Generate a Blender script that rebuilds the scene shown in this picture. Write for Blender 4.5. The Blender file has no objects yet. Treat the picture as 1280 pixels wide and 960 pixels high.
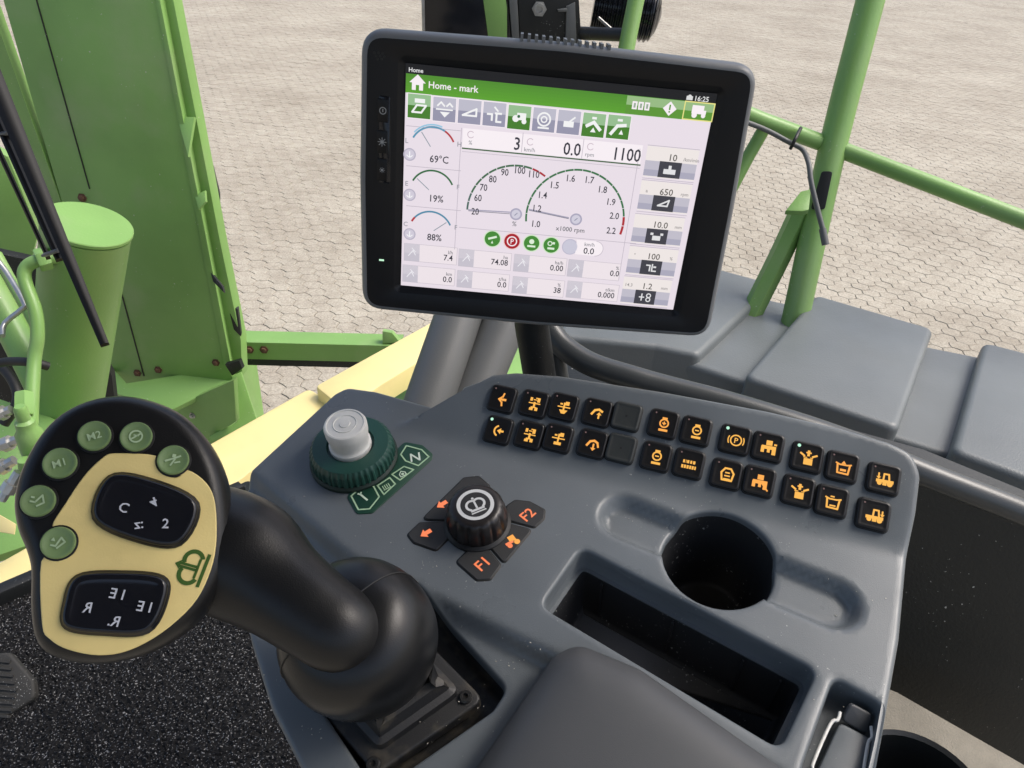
import bpy, bmesh, math, random
from mathutils import Vector, Matrix
from mathutils.geometry import delaunay_2d_cdt
random.seed(7)
R = math.radians
SC = bpy.context.scene
COL = SC.collection

# ------------------------------------------------------------------ camera
FPX = 960.0                       # focal length in photo pixels (1280 x 960)
PITCH, ROLL = R(33.0), R(4.2)
CAMZ = 3.15
EYE = Vector((0, 0, CAMZ))

def cam_to_world(v):
    c, s = math.cos(ROLL), math.sin(ROLL)
    x, y, z = c*v[0]-s*v[1], s*v[0]+c*v[1], v[2]
    cp, sp = math.cos(PITCH), math.sin(PITCH)
    return Vector((x, -z*cp + y*sp, y*cp + z*sp))

def ray(px, py):                  # direction with unit camera depth
    return cam_to_world(((px-640)/FPX, (480-py)/FPX, -1.0))

def at(px, py, depth):            # point on a pixel's ray at a camera depth (m)
    return EYE + ray(px, py)*depth

cd = bpy.data.cameras.new('camera')
cam = bpy.data.objects.new('camera', cd)
COL.objects.link(cam)
cd.sensor_width = 36.0
cd.lens = 36.0*FPX/1280.0
cd.clip_start = 0.01
cd.clip_end = 400
mx = Matrix((cam_to_world((1, 0, 0)), cam_to_world((0, 1, 0)), cam_to_world((0, 0, 1)))).transposed().to_4x4()
mx.translation = EYE
cam.matrix_world = mx
SC.camera = cam

# ------------------------------------------------------------------ light
SUN_ELEV, SUN_AZ = R(57), R(78)       # azimuth measured from +Y towards +X
w = bpy.data.worlds.new('World')
SC.world = w
w.use_nodes = True
nt = w.node_tree
bg = nt.nodes['Background']
sky = nt.nodes.new('ShaderNodeTexSky')
sky.sky_type = 'NISHITA'
sky.sun_disc = False
sky.sun_elevation = SUN_ELEV
sky.sun_rotation = SUN_AZ
sky.air_density = 1.0
sky.dust_density = 5.0
sky.ozone_density = 0.6
nt.links.new(sky.outputs[0], bg.inputs[0])
bg.inputs[1].default_value = 0.15
sl = bpy.data.lights.new('sun', 'SUN')
sl.energy = 1.5
sl.angle = R(28)
sl.color = (1.0, 0.985, 0.96)
so = bpy.data.objects.new('sun', sl)
COL.objects.link(so)
sd = Vector((math.sin(SUN_AZ)*math.cos(SUN_ELEV), math.cos(SUN_AZ)*math.cos(SUN_ELEV), math.sin(SUN_ELEV)))
so.rotation_euler = (-sd).to_track_quat('-Z', 'Y').to_euler()
so.location = (0, 0, 8)
SC.view_settings.view_transform = 'Standard'
SC.view_settings.look = 'None'
SC.view_settings.exposure = 0.60
SC.view_settings.gamma = 1.0
EXPO = 2**SC.view_settings.exposure

# ------------------------------------------------------------------ materials
def srgb(r, g, b):
    def f(c):
        c /= 255.0
        return c/12.92 if c <= .04045 else ((c+.055)/1.055)**2.4
    return (f(r), f(g), f(b))

def material(name, col, rough=.5, metal=0.0, grain=0.0, gscale=900, var=0.0, vscale=6, specks=0.0, speck_col=(.5, .5, .47),
             sscale=420, spec=.5, bevel=0.0, stain=None, stain_amt=0.0, stain_scale=5, rvar=0.0, patch=True):
    m = bpy.data.materials.new(name)
    m.use_nodes = True
    n, l = m.node_tree.nodes, m.node_tree.links
    b = n['Principled BSDF']
    b.inputs['Roughness'].default_value = rough
    b.inputs['Metallic'].default_value = metal
    b.inputs['Specular IOR Level'].default_value = spec
    geo = n.new('ShaderNodeNewGeometry')
    rgb = n.new('ShaderNodeRGB')
    rgb.outputs[0].default_value = (*col, 1)
    cur = rgb.outputs[0]
    def noise(scale, detail=3):
        t = n.new('ShaderNodeTexNoise')
        t.inputs['Scale'].default_value = scale
        t.inputs['Detail'].default_value = detail
        l.new(geo.outputs['Position'], t.inputs['Vector'])
        return t.outputs['Fac']
    def ramp(src, a, bb):
        r = n.new('ShaderNodeMapRange')
        r.inputs[1].default_value = a
        r.inputs[2].default_value = bb
        l.new(src, r.inputs[0])
        return r.outputs[0]
    def mix(fac, a, bcol, mode='MIX'):
        x = n.new('ShaderNodeMixRGB')
        x.blend_type = mode
        if isinstance(fac, float): x.inputs[0].default_value = fac
        else: l.new(fac, x.inputs[0])
        l.new(a, x.inputs[1])
        if isinstance(bcol, tuple): x.inputs[2].default_value = (*bcol, 1)
        else: l.new(bcol, x.inputs[2])
        return x.outputs[0]
    if var:
        v = noise(vscale, 5)
        mr = n.new('ShaderNodeMapRange')
        mr.inputs[1].default_value = .3; mr.inputs[2].default_value = .7
        mr.inputs[3].default_value = 1-var; mr.inputs[4].default_value = 1+var
        l.new(v, mr.inputs[0])
        cur = mix(1.0, cur, mr.outputs[0], 'MULTIPLY')
    if stain:
        v = ramp(noise(stain_scale, 8), .52, .72)
        mul = n.new('ShaderNodeMath'); mul.operation = 'MULTIPLY'
        l.new(v, mul.inputs[0]); mul.inputs[1].default_value = stain_amt
        cur = mix(mul.outputs[0], cur, stain)
    if specks:
        a = ramp(noise(sscale, 2), .72-.06*specks, .76-.06*specks)
        c2 = ramp(noise(14, 3), .5, .62) if patch else ramp(noise(14, 3), 0, .01)
        mul = n.new('ShaderNodeMath'); mul.operation = 'MULTIPLY'
        l.new(a, mul.inputs[0]); l.new(c2, mul.inputs[1])
        cur = mix(mul.outputs[0], cur, speck_col)
    l.new(cur, b.inputs['Base Color'])
    if rvar:
        v = noise(vscale*1.7, 5)
        mr = n.new('ShaderNodeMapRange')
        mr.inputs[1].default_value = .3; mr.inputs[2].default_value = .7
        mr.inputs[3].default_value = max(.05, rough-rvar); mr.inputs[4].default_value = min(1, rough+rvar)
        l.new(v, mr.inputs[0]); l.new(mr.outputs[0], b.inputs['Roughness'])
    nrm = None
    if bevel:
        bv = n.new('ShaderNodeBevel')
        bv.samples = 4
        bv.inputs['Radius'].default_value = bevel
        nrm = bv.outputs[0]
    if grain:
        bp = n.new('ShaderNodeBump')
        bp.inputs['Strength'].default_value = grain
        bp.inputs['Distance'].default_value = .4/gscale
        l.new(noise(gscale, 2), bp.inputs['Height'])
        if nrm: l.new(nrm, bp.inputs['Normal'])
        nrm = bp.outputs[0]
    if nrm: l.new(nrm, b.inputs['Normal'])
    return m

def print_material(name, strength):     # flat print / backlit legend, colour per face
    m = bpy.data.materials.new(name)
    m.use_nodes = True
    n, l = m.node_tree.nodes, m.node_tree.links
    b = n['Principled BSDF']
    a = n.new('ShaderNodeAttribute')
    a.attribute_name = 'tint'
    if strength:
        b.inputs['Base Color'].default_value = (.01, .01, .01, 1)
        b.inputs['Roughness'].default_value = .35
        l.new(a.outputs['Color'], b.inputs['Emission Color'])
        b.inputs['Emission Strength'].default_value = strength
    else:
        l.new(a.outputs['Color'], b.inputs['Base Color'])
        b.inputs['Roughness'].default_value = .5
    return m

M = {}
M['console'] = material('console_plastic', (.118, .134, .146), .36, grain=.35, gscale=1500, var=.12, vscale=9, specks=.35, speck_col=(.35, .35, .33), rvar=.10)
M['console_side'] = M['console']
M['liner'] = material('liner_plastic', (.018, .019, .021), .45, grain=.2, gscale=900, specks=.8)
M['pad'] = material('armrest_vinyl', (.060, .063, .067), .5, grain=.35, gscale=2200, var=.1, rvar=.06)
M['button'] = material('button_black', (.008, .008, .009), .34, spec=.42, grain=.15, gscale=1500)
M['blank'] = material('button_blank', (.02, .024, .024), .5, grain=.3, gscale=1500)
M['seat_black'] = material('button_seat', (.006, .006, .006), .5)
M['key'] = material('function_key', (.03, .031, .032), .5, grain=.2, gscale=1500)
M['joy'] = material('joystick_rubber', (.0085, .0088, .0095), .36, spec=.38, grain=.3, gscale=1300, var=.1, rvar=.05)
M['dome'] = material('boot_plastic', (.0085, .009, .0098), .30, spec=.42, grain=.3, gscale=1300, var=.1, rvar=.05)
M['yellow'] = material('faceplate_yellow', srgb(238, 215, 142), .5, grain=.2, gscale=900, var=.05, vscale=30, stain=(.35, .27, .1), stain_amt=.25, stain_scale=25)
M['jbtn'] = material('joystick_button', (.17, .26, .105), .45, grain=.2, gscale=1300, var=.08)
M['rocker'] = material('rocker_black', (.007, .008, .012), .17)
M['ring'] = material('selector_green', (.012, .058, .045), .42, grain=.2, gscale=1300, var=.1)
M['ringbase'] = material('selector_base', (.006, .02, .015), .6)
M['knobw'] = material('knob_grey', (.62, .62, .59), .5, var=.08, vscale=60, grain=.15, gscale=900)
M['legend'] = material('legend_green', (.008, .055, .033), .5)
M['enc'] = material('encoder_black', (.014, .012, .012), .33, grain=.2, gscale=1300)
M['bezel'] = material('bezel_black', (.0045, .0052, .0075), .40, spec=.32, grain=.35, gscale=1700)
M['house'] = material('housing_grey', (.15, .16, .17), .42, grain=.3, gscale=1500)
M['greypipe'] = material('grey_tube', (.12, .125, .125), .42, grain=.3, gscale=700, var=.1)
M['rail'] = material('rail_black', (.05, .055, .057), .33, grain=.2, gscale=700)
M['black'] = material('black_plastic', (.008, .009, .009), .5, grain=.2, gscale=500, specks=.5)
M['panel'] = material('door_panel_black', (.008, .010, .0095), .45, grain=.3, gscale=300, specks=.1, sscale=300)
M['beige'] = material('beige_trim', (.20, .185, .15), .8, grain=.8, gscale=500, var=.15, vscale=40)
M['mat'] = material('carpet', (.0055, .0055, .006), .8, spec=.25, grain=.5, gscale=600, specks=1.6, sscale=330, speck_col=(.25, .25, .25), patch=False)
M['pedal'] = material('pedal_rubber', (.03, .029, .026), .7, specks=1.0)
M['green'] = material('green_paint', (.19, .355, .095), .42, var=.10, vscale=4, grain=.15, gscale=200, stain=(.27, .36, .17), stain_amt=.55, stain_scale=5, specks=.15, speck_col=(.5, .5, .42), sscale=120, rvar=.08)
M['greenrail'] = M['green']
M['greenlt'] = M['green']
M['cream'] = material('cream_paint', (.78, .66, .30), .42, var=.05, vscale=5, stain=(.6, .5, .25), stain_amt=.3, stain_scale=9)
M['tank'] = material('tank_plastic', (.13, .145, .15), .45, grain=.4, gscale=350, var=.1, vscale=5, rvar=.08)
M['rust'] = material('rusty_steel', (.11, .055, .03), .75, var=.3, vscale=60)
M['steel'] = material('bare_steel', (.45, .45, .44), .35, metal=.8, var=.15, vscale=50)
M['wiper'] = material('wiper_black', (.004, .004, .0045), .5, spec=.25)
M['plate'] = material('dusty_base', (.014, .0145, .0155), .5, grain=.3, gscale=900, stain=(.10, .085, .06), stain_amt=.55, stain_scale=70)
M['hose'] = material('hose_rubber', (.012, .012, .012), .55)
M['cable'] = material('cable_grey', (.10, .105, .105), .5)
M['screwblk'] = material('screw_black', (.05, .05, .05), .3, metal=.6)
M['fill_gasket'] = M['black']
M['print'] = print_material('legend_print', 0)
M['glow'] = print_material('backlit_print', 1.0/EXPO)
M['lcd'] = print_material('screen_pixels', 1.0/EXPO)

# ------------------------------------------------------------------ object helpers
def link(name, me, parent=None, loc=None):
    o = bpy.data.objects.new(name, me)
    COL.objects.link(o)
    if loc is not None:
        o['_w'] = tuple(loc)
    if parent is not None:
        o.parent = parent
        pw = Vector(parent['_w'])
        o.location = Vector(loc) - pw
    elif loc is not None:
        o.location = loc
    return o

def thing(name, label, cat, loc, group=None, kind=None):
    o = link(name, None, None, Vector(loc))
    o.empty_display_size = .02
    tag(o, label, cat, group, kind)
    return o

def tag(o, label=None, cat=None, group=None, kind=None):
    if label: o['label'] = label
    if cat: o['category'] = cat
    if group: o['group'] = group
    if kind: o['kind'] = kind
    return o

class MB:
    def __init__(s):
        s.v, s.f, s.c = [], [], []
    def ring(s, pts):
        i = len(s.v)
        s.v += [Vector(p) for p in pts]
        return list(range(i, i+len(pts)))
    def bridge(s, a, b, close=True, col=None):
        n = len(a)
        for i in range(n if close else n-1):
            j = (i+1) % n
            s.f.append((a[i], a[j], b[j], b[i])); s.c.append(col)
    def face(s, idx, col=None):
        s.f.append(tuple(idx)); s.c.append(col)
    def poly(s, pts, col=None):
        s.face(s.ring(pts), col)
    def box(s, o, ax, ay, az):
        o, ax, ay, az = Vector(o), Vector(ax), Vector(ay), Vector(az)
        a = s.ring([o, o+ax, o+ax+ay, o+ay]); b = s.ring([o+az, o+ax+az, o+ax+ay+az, o+ay+az])
        s.bridge(a, b); s.face(a[::-1]); s.face(b)
    def build(s, name, mat, parent=None, smooth=True, angle=38, mats=None):
        lo = Vector((min(p[i] for p in s.v) for i in range(3)))
        hi = Vector((max(p[i] for p in s.v) for i in range(3)))
        c = (lo+hi)/2
        me = bpy.data.meshes.new(name)
        me.from_pydata([tuple(p-c) for p in s.v], [], s.f)
        me.validate()
        bm = bmesh.new(); bm.from_mesh(me)
        if any(x is None for x in s.c): bmesh.ops.recalc_face_normals(bm, faces=bm.faces)
        bm.to_mesh(me); bm.free()
        me.materials.append(mat)
        if any(x is not None for x in s.c) and len(me.polygons) == len(s.c):
            at_ = me.attributes.new('tint', 'FLOAT_COLOR', 'CORNER')
            for p in me.polygons:
                cc = s.c[p.index] or (1, 1, 1)
                for li in p.loop_indices: at_.data[li].color = (*cc, 1)
        if smooth:
            me.polygons.foreach_set('use_smooth', [True]*len(me.polygons))
            me.set_sharp_from_angle(angle=R(angle))
        return link(name, me, parent, c)

class Frame:
    """A plane in the world: origin, normal and two in-plane axes."""
    def __init__(s, o, n, u=(1, 0, 0)):
        s.o = Vector(o); s.n = Vector(n).normalized()
        u = Vector(u); u = u - s.n*u.dot(s.n); s.u = u.normalized()
        s.v = s.n.cross(s.u)
    def hit(s, px, py, h=0.0):
        r = ray(px, py)
        t = ((s.o + s.n*h - EYE).dot(s.n))/r.dot(s.n)
        p = EYE + r*t - s.o
        return Vector((p.dot(s.u), p.dot(s.v)))
    def hits(s, pts, h=0.0):
        return [s.hit(*p, h) for p in pts]
    def w(s, x, y, h=0.0):
        return s.o + s.u*x + s.v*y + s.n*h
    def at(s, px, py, h=0.0):
        q = s.hit(px, py, h); return s.w(q.x, q.y, h)

def area2(l):
    return sum(l[i].x*l[(i+1) % len(l)].y - l[(i+1) % len(l)].x*l[i].y for i in range(len(l)))

def round_poly(pts, r, k=5):
    pts = [Vector(p) for p in pts]
    if area2(pts) < 0:
        pts = pts[::-1]
        if isinstance(r, (list, tuple)): r = list(r)[::-1]
    n = len(pts); out = []
    for i in range(n):
        a, b, c = pts[i-1], pts[i], pts[(i+1) % n]
        rr = r[i] if isinstance(r, (list, tuple)) else r
        d1, d2 = (a-b), (c-b)
        l1, l2 = d1.length, d2.length
        d1.normalize(); d2.normalize()
        cosv = max(-.999, min(.999, d1.dot(d2)))
        half = math.acos(cosv)/2
        t = min(rr/math.tan(half), l1*.48, l2*.48)
        p0, p1 = b+d1*t, b+d2*t
        for j in range(k):                      # quadratic corner
            s = j/(k-1)
            out.append(p0*(1-s)**2 + b*2*s*(1-s) + p1*s*s)
    return out

def smooth_loop(pts, sub=4):                    # closed Catmull-Rom
    pts = [Vector(p) for p in pts]; n = len(pts); out = []
    for i in range(n):
        p0, p1, p2, p3 = pts[i-1], pts[i], pts[(i+1) % n], pts[(i+2) % n]
        for j in range(sub):
            t = j/sub
            out.append(.5*((2*p1)+(-p0+p2)*t+(2*p0-5*p1+4*p2-p3)*t*t+(-p0+3*p1-3*p2+p3)*t**3))
    if area2(out) < 0: out = out[::-1]
    return out

def inset(loop, d):                             # loop is counter-clockwise; d > 0 goes inward
    n = len(loop); out = []
    for i in range(n):
        a, b, c = loop[i-1], loop[i], loop[(i+1) % n]
        e1, e2 = (b-a), (c-b)
        if e1.length < 1e-9: e1 = e2.copy()
        if e2.length < 1e-9: e2 = e1.copy()
        e1.normalize(); e2.normalize()
        n1, n2 = Vector((-e1.y, e1.x)), Vector((-e2.y, e2.x))
        m = n1+n2
        if m.length < 1e-6: m = n1.copy()
        m.normalize()
        out.append(b + m*(d/max(.45, m.dot(n1))))
    return out

def prism(mb, fr, loop, prof, cap0=True, cap1=True, fan=None):
    """Sweep a loop: profile is [(inset, height)...]."""
    prev = None
    for i, (d, h) in enumerate(prof):
        r = mb.ring([fr.w(p.x, p.y, h) for p in inset(loop, d)])
        if prev is None:
            if cap0: mb.face(r[::-1])
        else: mb.bridge(prev, r)
        prev = r
    if fan is not None:
        c = sum((Vector(mb.v[k]) for k in prev), Vector())/len(prev) + fr.n*fan
        ci = mb.ring([c])[0]
        for k in range(len(prev)): mb.face((prev[k], prev[(k+1) % len(prev)], ci))
    elif cap1: mb.face(prev)

def fillet(h0, h1, r, k=4, base=0.0):
    """Profile from h0 up to h1 with a rounded upper edge."""
    out = [(base, h0)]
    for j in range(k+1):
        a = j/k*math.pi/2
        out.append((base + r*(1-math.cos(a)), h1 - r + r*math.sin(a)))
    return out

def slab(name, fr, pix, thick, mat, parent=None, r=0.0, edge=.002, h=0.0):
    """Polygon given by photo pixels on plane fr, with its thickness behind it."""
    pts = fr.hits(pix, h)
    loop = round_poly(pts, r, 4) if r else [Vector(p) for p in pts]
    if area2(loop) < 0: loop = loop[::-1]
    mb = MB(); prism(mb, fr, loop, fillet(h-thick, h, edge, 2))
    return mb.build(name, mat, parent)

def catmull(pts, sub):
    pts = [Vector(p) for p in pts]; n = len(pts); out = []
    for i in range(n-1):
        p0 = pts[max(0, i-1)]; p1 = pts[i]; p2 = pts[i+1]; p3 = pts[min(n-1, i+2)]
        for j in range(sub):
            t = j/sub
            out.append(.5*((2*p1)+(-p0+p2)*t+(2*p0-5*p1+4*p2-p3)*t*t+(-p0+3*p1-3*p2+p3)*t**3))
    out.append(pts[-1]); return out

def tube(mb, pts, rad, seg=16, sub=0, cap=True, flat=1.0):
    n0 = len(pts)
    if not isinstance(rad, (list, tuple)): rad = [rad]*n0
    if sub:
        rr = catmull([Vector((x, 0, 0)) for x in rad], sub)
        pts = catmull(pts, sub); rad = [x.x for x in rr]
    pts = [Vector(p) for p in pts]
    up = None; prev = None
    for i, p in enumerate(pts):
        t = (pts[min(i+1, len(pts)-1)] - pts[max(i-1, 0)]).normalized()
        if up is None:
            up = Vector((0, 0, 1)) if abs(t.z) < .9 else Vector((0, 1, 0))
        up = (up - t*up.dot(t)).normalized()
        sd_ = t.cross(up)
        r = mb.ring([p + (up*math.cos(2*math.pi*k/seg)*flat + sd_*math.sin(2*math.pi*k/seg))*rad[i] for k in range(seg)])
        if prev is None:
            if cap: mb.face(r[::-1])
        else: mb.bridge(prev, r)
        prev = r
    if cap: mb.face(prev)

def lathe(mb, o, axis, prof, seg=40, ridge=None, cap0=True, cap1=True, u=(1, 0, 0)):
    fr = Frame(o, axis, u); prev = None
    for i, (r, h) in enumerate(prof):
        pts = []
        for k in range(seg):
            a = 2*math.pi*k/seg
            rr = r*(ridge(a, i) if ridge else 1)
            pts.append(fr.w(rr*math.cos(a), rr*math.sin(a), h))
        q = mb.ring(pts)
        if prev is None:
            if cap0: mb.face(q[::-1])
        else: mb.bridge(prev, q)
        prev = q
    if cap1: mb.face(prev)

# ---- flat print: text and strokes on a frame
_tc = {}
def text_mesh(s):
    if s in _tc: return _tc[s]
    cu = bpy.data.curves.new('t', 'FONT')
    cu.body = s; cu.size = 1; cu.align_x = 'CENTER'; cu.resolution_u = 2; cu.offset = .012
    ob = bpy.data.objects.new('t', cu); COL.objects.link(ob)
    dg = bpy.context.evaluated_depsgraph_get()
    me = ob.evaluated_get(dg).to_mesh()
    vs = [(v.co.x, v.co.y-.36) for v in me.vertices]; fs = [tuple(p.vertices) for p in me.polygons]
    ob.evaluated_get(dg).to_mesh_clear()
    bpy.data.objects.remove(ob); bpy.data.curves.remove(cu)
    _tc[s] = (vs, fs); return _tc[s]

class Print:
    """Flat print drawn in a frame's own axes (metres) around (cx, cy), rotated and scaled."""
    def __init__(s, fr):
        s.fr, s.mb = fr, MB()
        s.t = (0, 0, 1, 0, 1); s.h = 0
    def place(s, x=0, y=0, size=1, rot=0, sx=1): s.t = (x, y, size, rot, sx); return s
    def P(s, x, y):
        cx, cy, sc, a, sx = s.t
        x, y = x*sc*sx, y*sc
        return s.fr.w(cx + x*math.cos(a)-y*math.sin(a), cy + x*math.sin(a)+y*math.cos(a), s.h)
    def poly(s, pts, c): s.mb.poly([s.P(*p) for p in pts], c)
    def rect(s, x0, y0, x1, y1, c): s.poly([(x0, y0), (x1, y0), (x1, y1), (x0, y1)], c)
    def disc(s, x, y, r, c, n=20): s.poly([(x+r*math.cos(2*math.pi*i/n), y+r*math.sin(2*math.pi*i/n)) for i in range(n)], c)
    def line(s, pts, wd, c, close=False):
        if close: pts = list(pts)+[pts[0]]
        for (x0, y0), (x1, y1) in zip(pts, pts[1:]):
            d = math.hypot(x1-x0, y1-y0) or 1e-9
            ex, ey = (x1-x0)/d*wd*.35, (y1-y0)/d*wd*.35
            nx, ny = -(y1-y0)/d*wd/2, (x1-x0)/d*wd/2
            s.poly([(x0-ex+nx, y0-ey+ny), (x0-ex-nx, y0-ey-ny), (x1+ex-nx, y1+ey-ny), (x1+ex+nx, y1+ey+ny)], c)
    def arc(s, x, y, r, a0, a1, wd, c, n=24):
        for i in range(n):
            a, b = R(a0+(a1-a0)*i/n), R(a0+(a1-a0)*(i+1)/n)
            s.poly([(x+q*math.cos(e), y+q*math.sin(e)) for q, e in ((r-wd/2, a), (r+wd/2, a), (r+wd/2, b), (r-wd/2, b))], c)
    def text(s, t, x, y, size, c, sx=1.0, align=0):
        vs, fs = text_mesh(t)
        xs = [v[0] for v in vs]; off = -max(xs)*align if align > 0 else (-min(xs)*-align if align < 0 else 0)
        i = s.mb.ring([s.P(x+(v[0]+off)*size*sx, y+v[1]*size) for v in vs])
        for f in fs: s.mb.face([i[k] for k in f], c)
    def build(s, name, mat, parent): return s.mb.build(name, mat, parent, smooth=False)

# ------------------------------------------------------------------ the ground
GZ = -.45                         # yard level below the cab
def build_ground():
    jm = material('joint_sand', (.26, .235, .185), .9, grain=.6, gscale=60, var=.2, vscale=3)
    pm = bpy.data.materials.new('concrete_paver'); pm.use_nodes = True
    n, l = pm.node_tree.nodes, pm.node_tree.links
    b = n['Principled BSDF']; b.inputs['Roughness'].default_value = .85
    geo = n.new('ShaderNodeNewGeometry')
    def noise(sc, d):
        t = n.new('ShaderNodeTexNoise'); t.inputs['Scale'].default_value = sc; t.inputs['Detail'].default_value = d
        l.new(geo.outputs['Position'], t.inputs['Vector']); return t.outputs['Fac']
    r1 = n.new('ShaderNodeValToRGB'); r1.color_ramp.elements[0].color = (.27, .236, .182, 1); r1.color_ramp.elements[1].color = (.43, .395, .32, 1)
    r1.color_ramp.elements[0].position = .3; r1.color_ramp.elements[1].position = .7
    mixn = n.new('ShaderNodeMath'); mixn.operation = 'MULTIPLY_ADD'; mixn.inputs[1].default_value = .45
    l.new(noise(4.5, 2), mixn.inputs[0])
    m2 = n.new('ShaderNodeMath'); m2.operation = 'MULTIPLY'; m2.inputs[1].default_value = .55
    l.new(noise(.55, 4), m2.inputs[0]); l.new(m2.outputs[0], mixn.inputs[2])
    l.new(mixn.outputs[0], r1.inputs[0])
    sp = n.new('ShaderNodeMixRGB'); sp.blend_type = 'MULTIPLY'; sp.inputs[0].default_value = 1
    mr = n.new('ShaderNodeMapRange'); mr.inputs[1].default_value = .3; mr.inputs[2].default_value = .7; mr.inputs[3].default_value = .72; mr.inputs[4].default_value = 1.25
    l.new(noise(70, 4), mr.inputs[0]); l.new(r1.outputs[0], sp.inputs[1]); l.new(mr.outputs[0], sp.inputs[2])
    l.new(sp.outputs[0], b.inputs['Base Color'])
    bp = n.new('ShaderNodeBump'); bp.inputs['Strength'].default_value = .4; bp.inputs['Distance'].default_value = .004
    l.new(noise(120, 3), bp.inputs['Height']); l.new(bp.outputs[0], b.inputs['Normal'])
    mb = MB(); mb.poly([(-90, -40, GZ-.02), (90, -40, GZ-.02), (90, 160, GZ-.02), (-90, 160, GZ-.02)])
    g = tag(mb.build('ground', jm, smooth=False), kind='structure')
    # wavy-edged hexagonal pavers laid in staggered rows
    W, D = .19, .168
    base = []
    for i in range(6):
        a = R(60*i+30)
        base.append((math.cos(a)*W/2/math.cos(R(30)), math.sin(a)*D/2*1.155*1.0))
    def shape(s, z):
        out = []
        for i in range(6):
            x0, y0 = base[i]; x1, y1 = base[(i+1) % 6]
            out.append((x0*s, y0*s, z))
            mxp, myp = (x0+x1)/2, (y0+y1)/2
            nx, ny = (y1-y0), -(x1-x0)
            k = .055 if i % 2 == 0 else -.055
            out.append(((mxp+nx*k)*s, (myp+ny*k)*s, z))
        return out
    def rings(mbx, cx, cy, dz, tilt):
        def t(p): return (cx+p[0], cy+p[1], p[2]+dz+tilt[0]*p[0]+tilt[1]*p[1])
        a = mbx.ring([t(p) for p in shape(.978, -.03)]); c = mbx.ring([t(p) for p in shape(.978, -.005)]); e = mbx.ring([t(p) for p in shape(.945, 0)])
        mbx.bridge(a, c); mbx.bridge(c, e); mbx.face(e)
    rot = R(-9); cr, sr = math.cos(rot), math.sin(rot)
    inv = mx.inverted()
    cells = []
    rows = int(50/(D*.866)); 
    for j in range(-20, rows):
        for i in range(-200, 240):
            x = (i+.5*(j % 2))*W; y = 1.2 + j*D*.866
            X, Y = x*cr-y*sr, x*sr+y*cr
            c = inv @ Vector((X, Y, GZ))
            if c.z > -.5: continue
            px, py = 640+FPX*c.x/-c.z, 480-FPX*c.y/-c.z
            if -420 < px < 1900 and -40 < py < 1500: cells.append((X, Y, px, py))
    def seen(px, py):
        return (255 < px < 450 and 0 < py < 400) or (310 < px < 470 and 445 < py < 500) or (950 < px < 1280 and 0 < py < 340) or (1060 < px < 1280 and py < 420)
    near = sorted([c for c in cells if seen(c[2], c[3])], key=lambda c: c[0]**2+c[1]**2)[:300]
    nearset = set((c[0], c[1]) for c in near)
    pmb = MB(); rings(pmb, 0, 0, 0, (0, 0))
    proto = None
    rr = random.Random(3)
    for X, Y, _, _ in near:
        if proto is None:
            proto = pmb.build('paver', pm, g, smooth=False); o = proto
        else:
            o = proto.copy(); COL.objects.link(o); o.parent = g
        dz = rr.uniform(-.003, .003)
        o.location = Vector((X, Y, GZ+dz-.015)) - Vector(g['_w']); o.rotation_euler = (rr.uniform(-.008, .008), rr.uniform(-.008, .008), rot+rr.uniform(-.02, .02))
        o['_w'] = (X, Y, dz)
    big = MB()
    for X, Y, _, _ in cells:
        if (X, Y) in nearset: continue
        i0 = len(big.v)
        rings(big, 0, 0, rr.uniform(-.003, .003), (rr.uniform(-.008, .008), rr.uniform(-.008, .008)))
        for k in range(i0, len(big.v)):
            p = big.v[k]; big.v[k] = Vector((X+p.x*cr-p.y*sr, Y+p.x*sr+p.y*cr, p.z+GZ))
    o = big.build('far_pavers', pm, g, smooth=False); tag(o, kind='stuff')
build_ground()
Z = Vector((0, 0, 1))
def level(z): return Frame((0, 0, z), (0, 0, 1))
def wall(px, py, depth, yaw=0.0, lean=0.0):      # upright plane facing the camera side, through a point
    n = Vector((math.sin(R(yaw))*math.cos(R(lean)), -math.cos(R(yaw))*math.cos(R(lean)), math.sin(R(lean))))
    return Frame(at(px, py, depth), n)

# ------------------------------------------------------------------ cab roof (unseen above the frame; added to shade the cab)
rf = level(3.86)
mb = MB(); prism(mb, rf, round_poly([Vector((-1.0, -1.5)), Vector((.72, -1.5)), Vector((.72, .95)), Vector((-1.0, .95))], .08, 6), [(.03, 0), (0, .03), (0, .12), (.05, .16)])
tag(mb.build('added_cab_roof', material('added_roof_grey', (.10, .10, .10), .8)), kind='structure')

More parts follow.
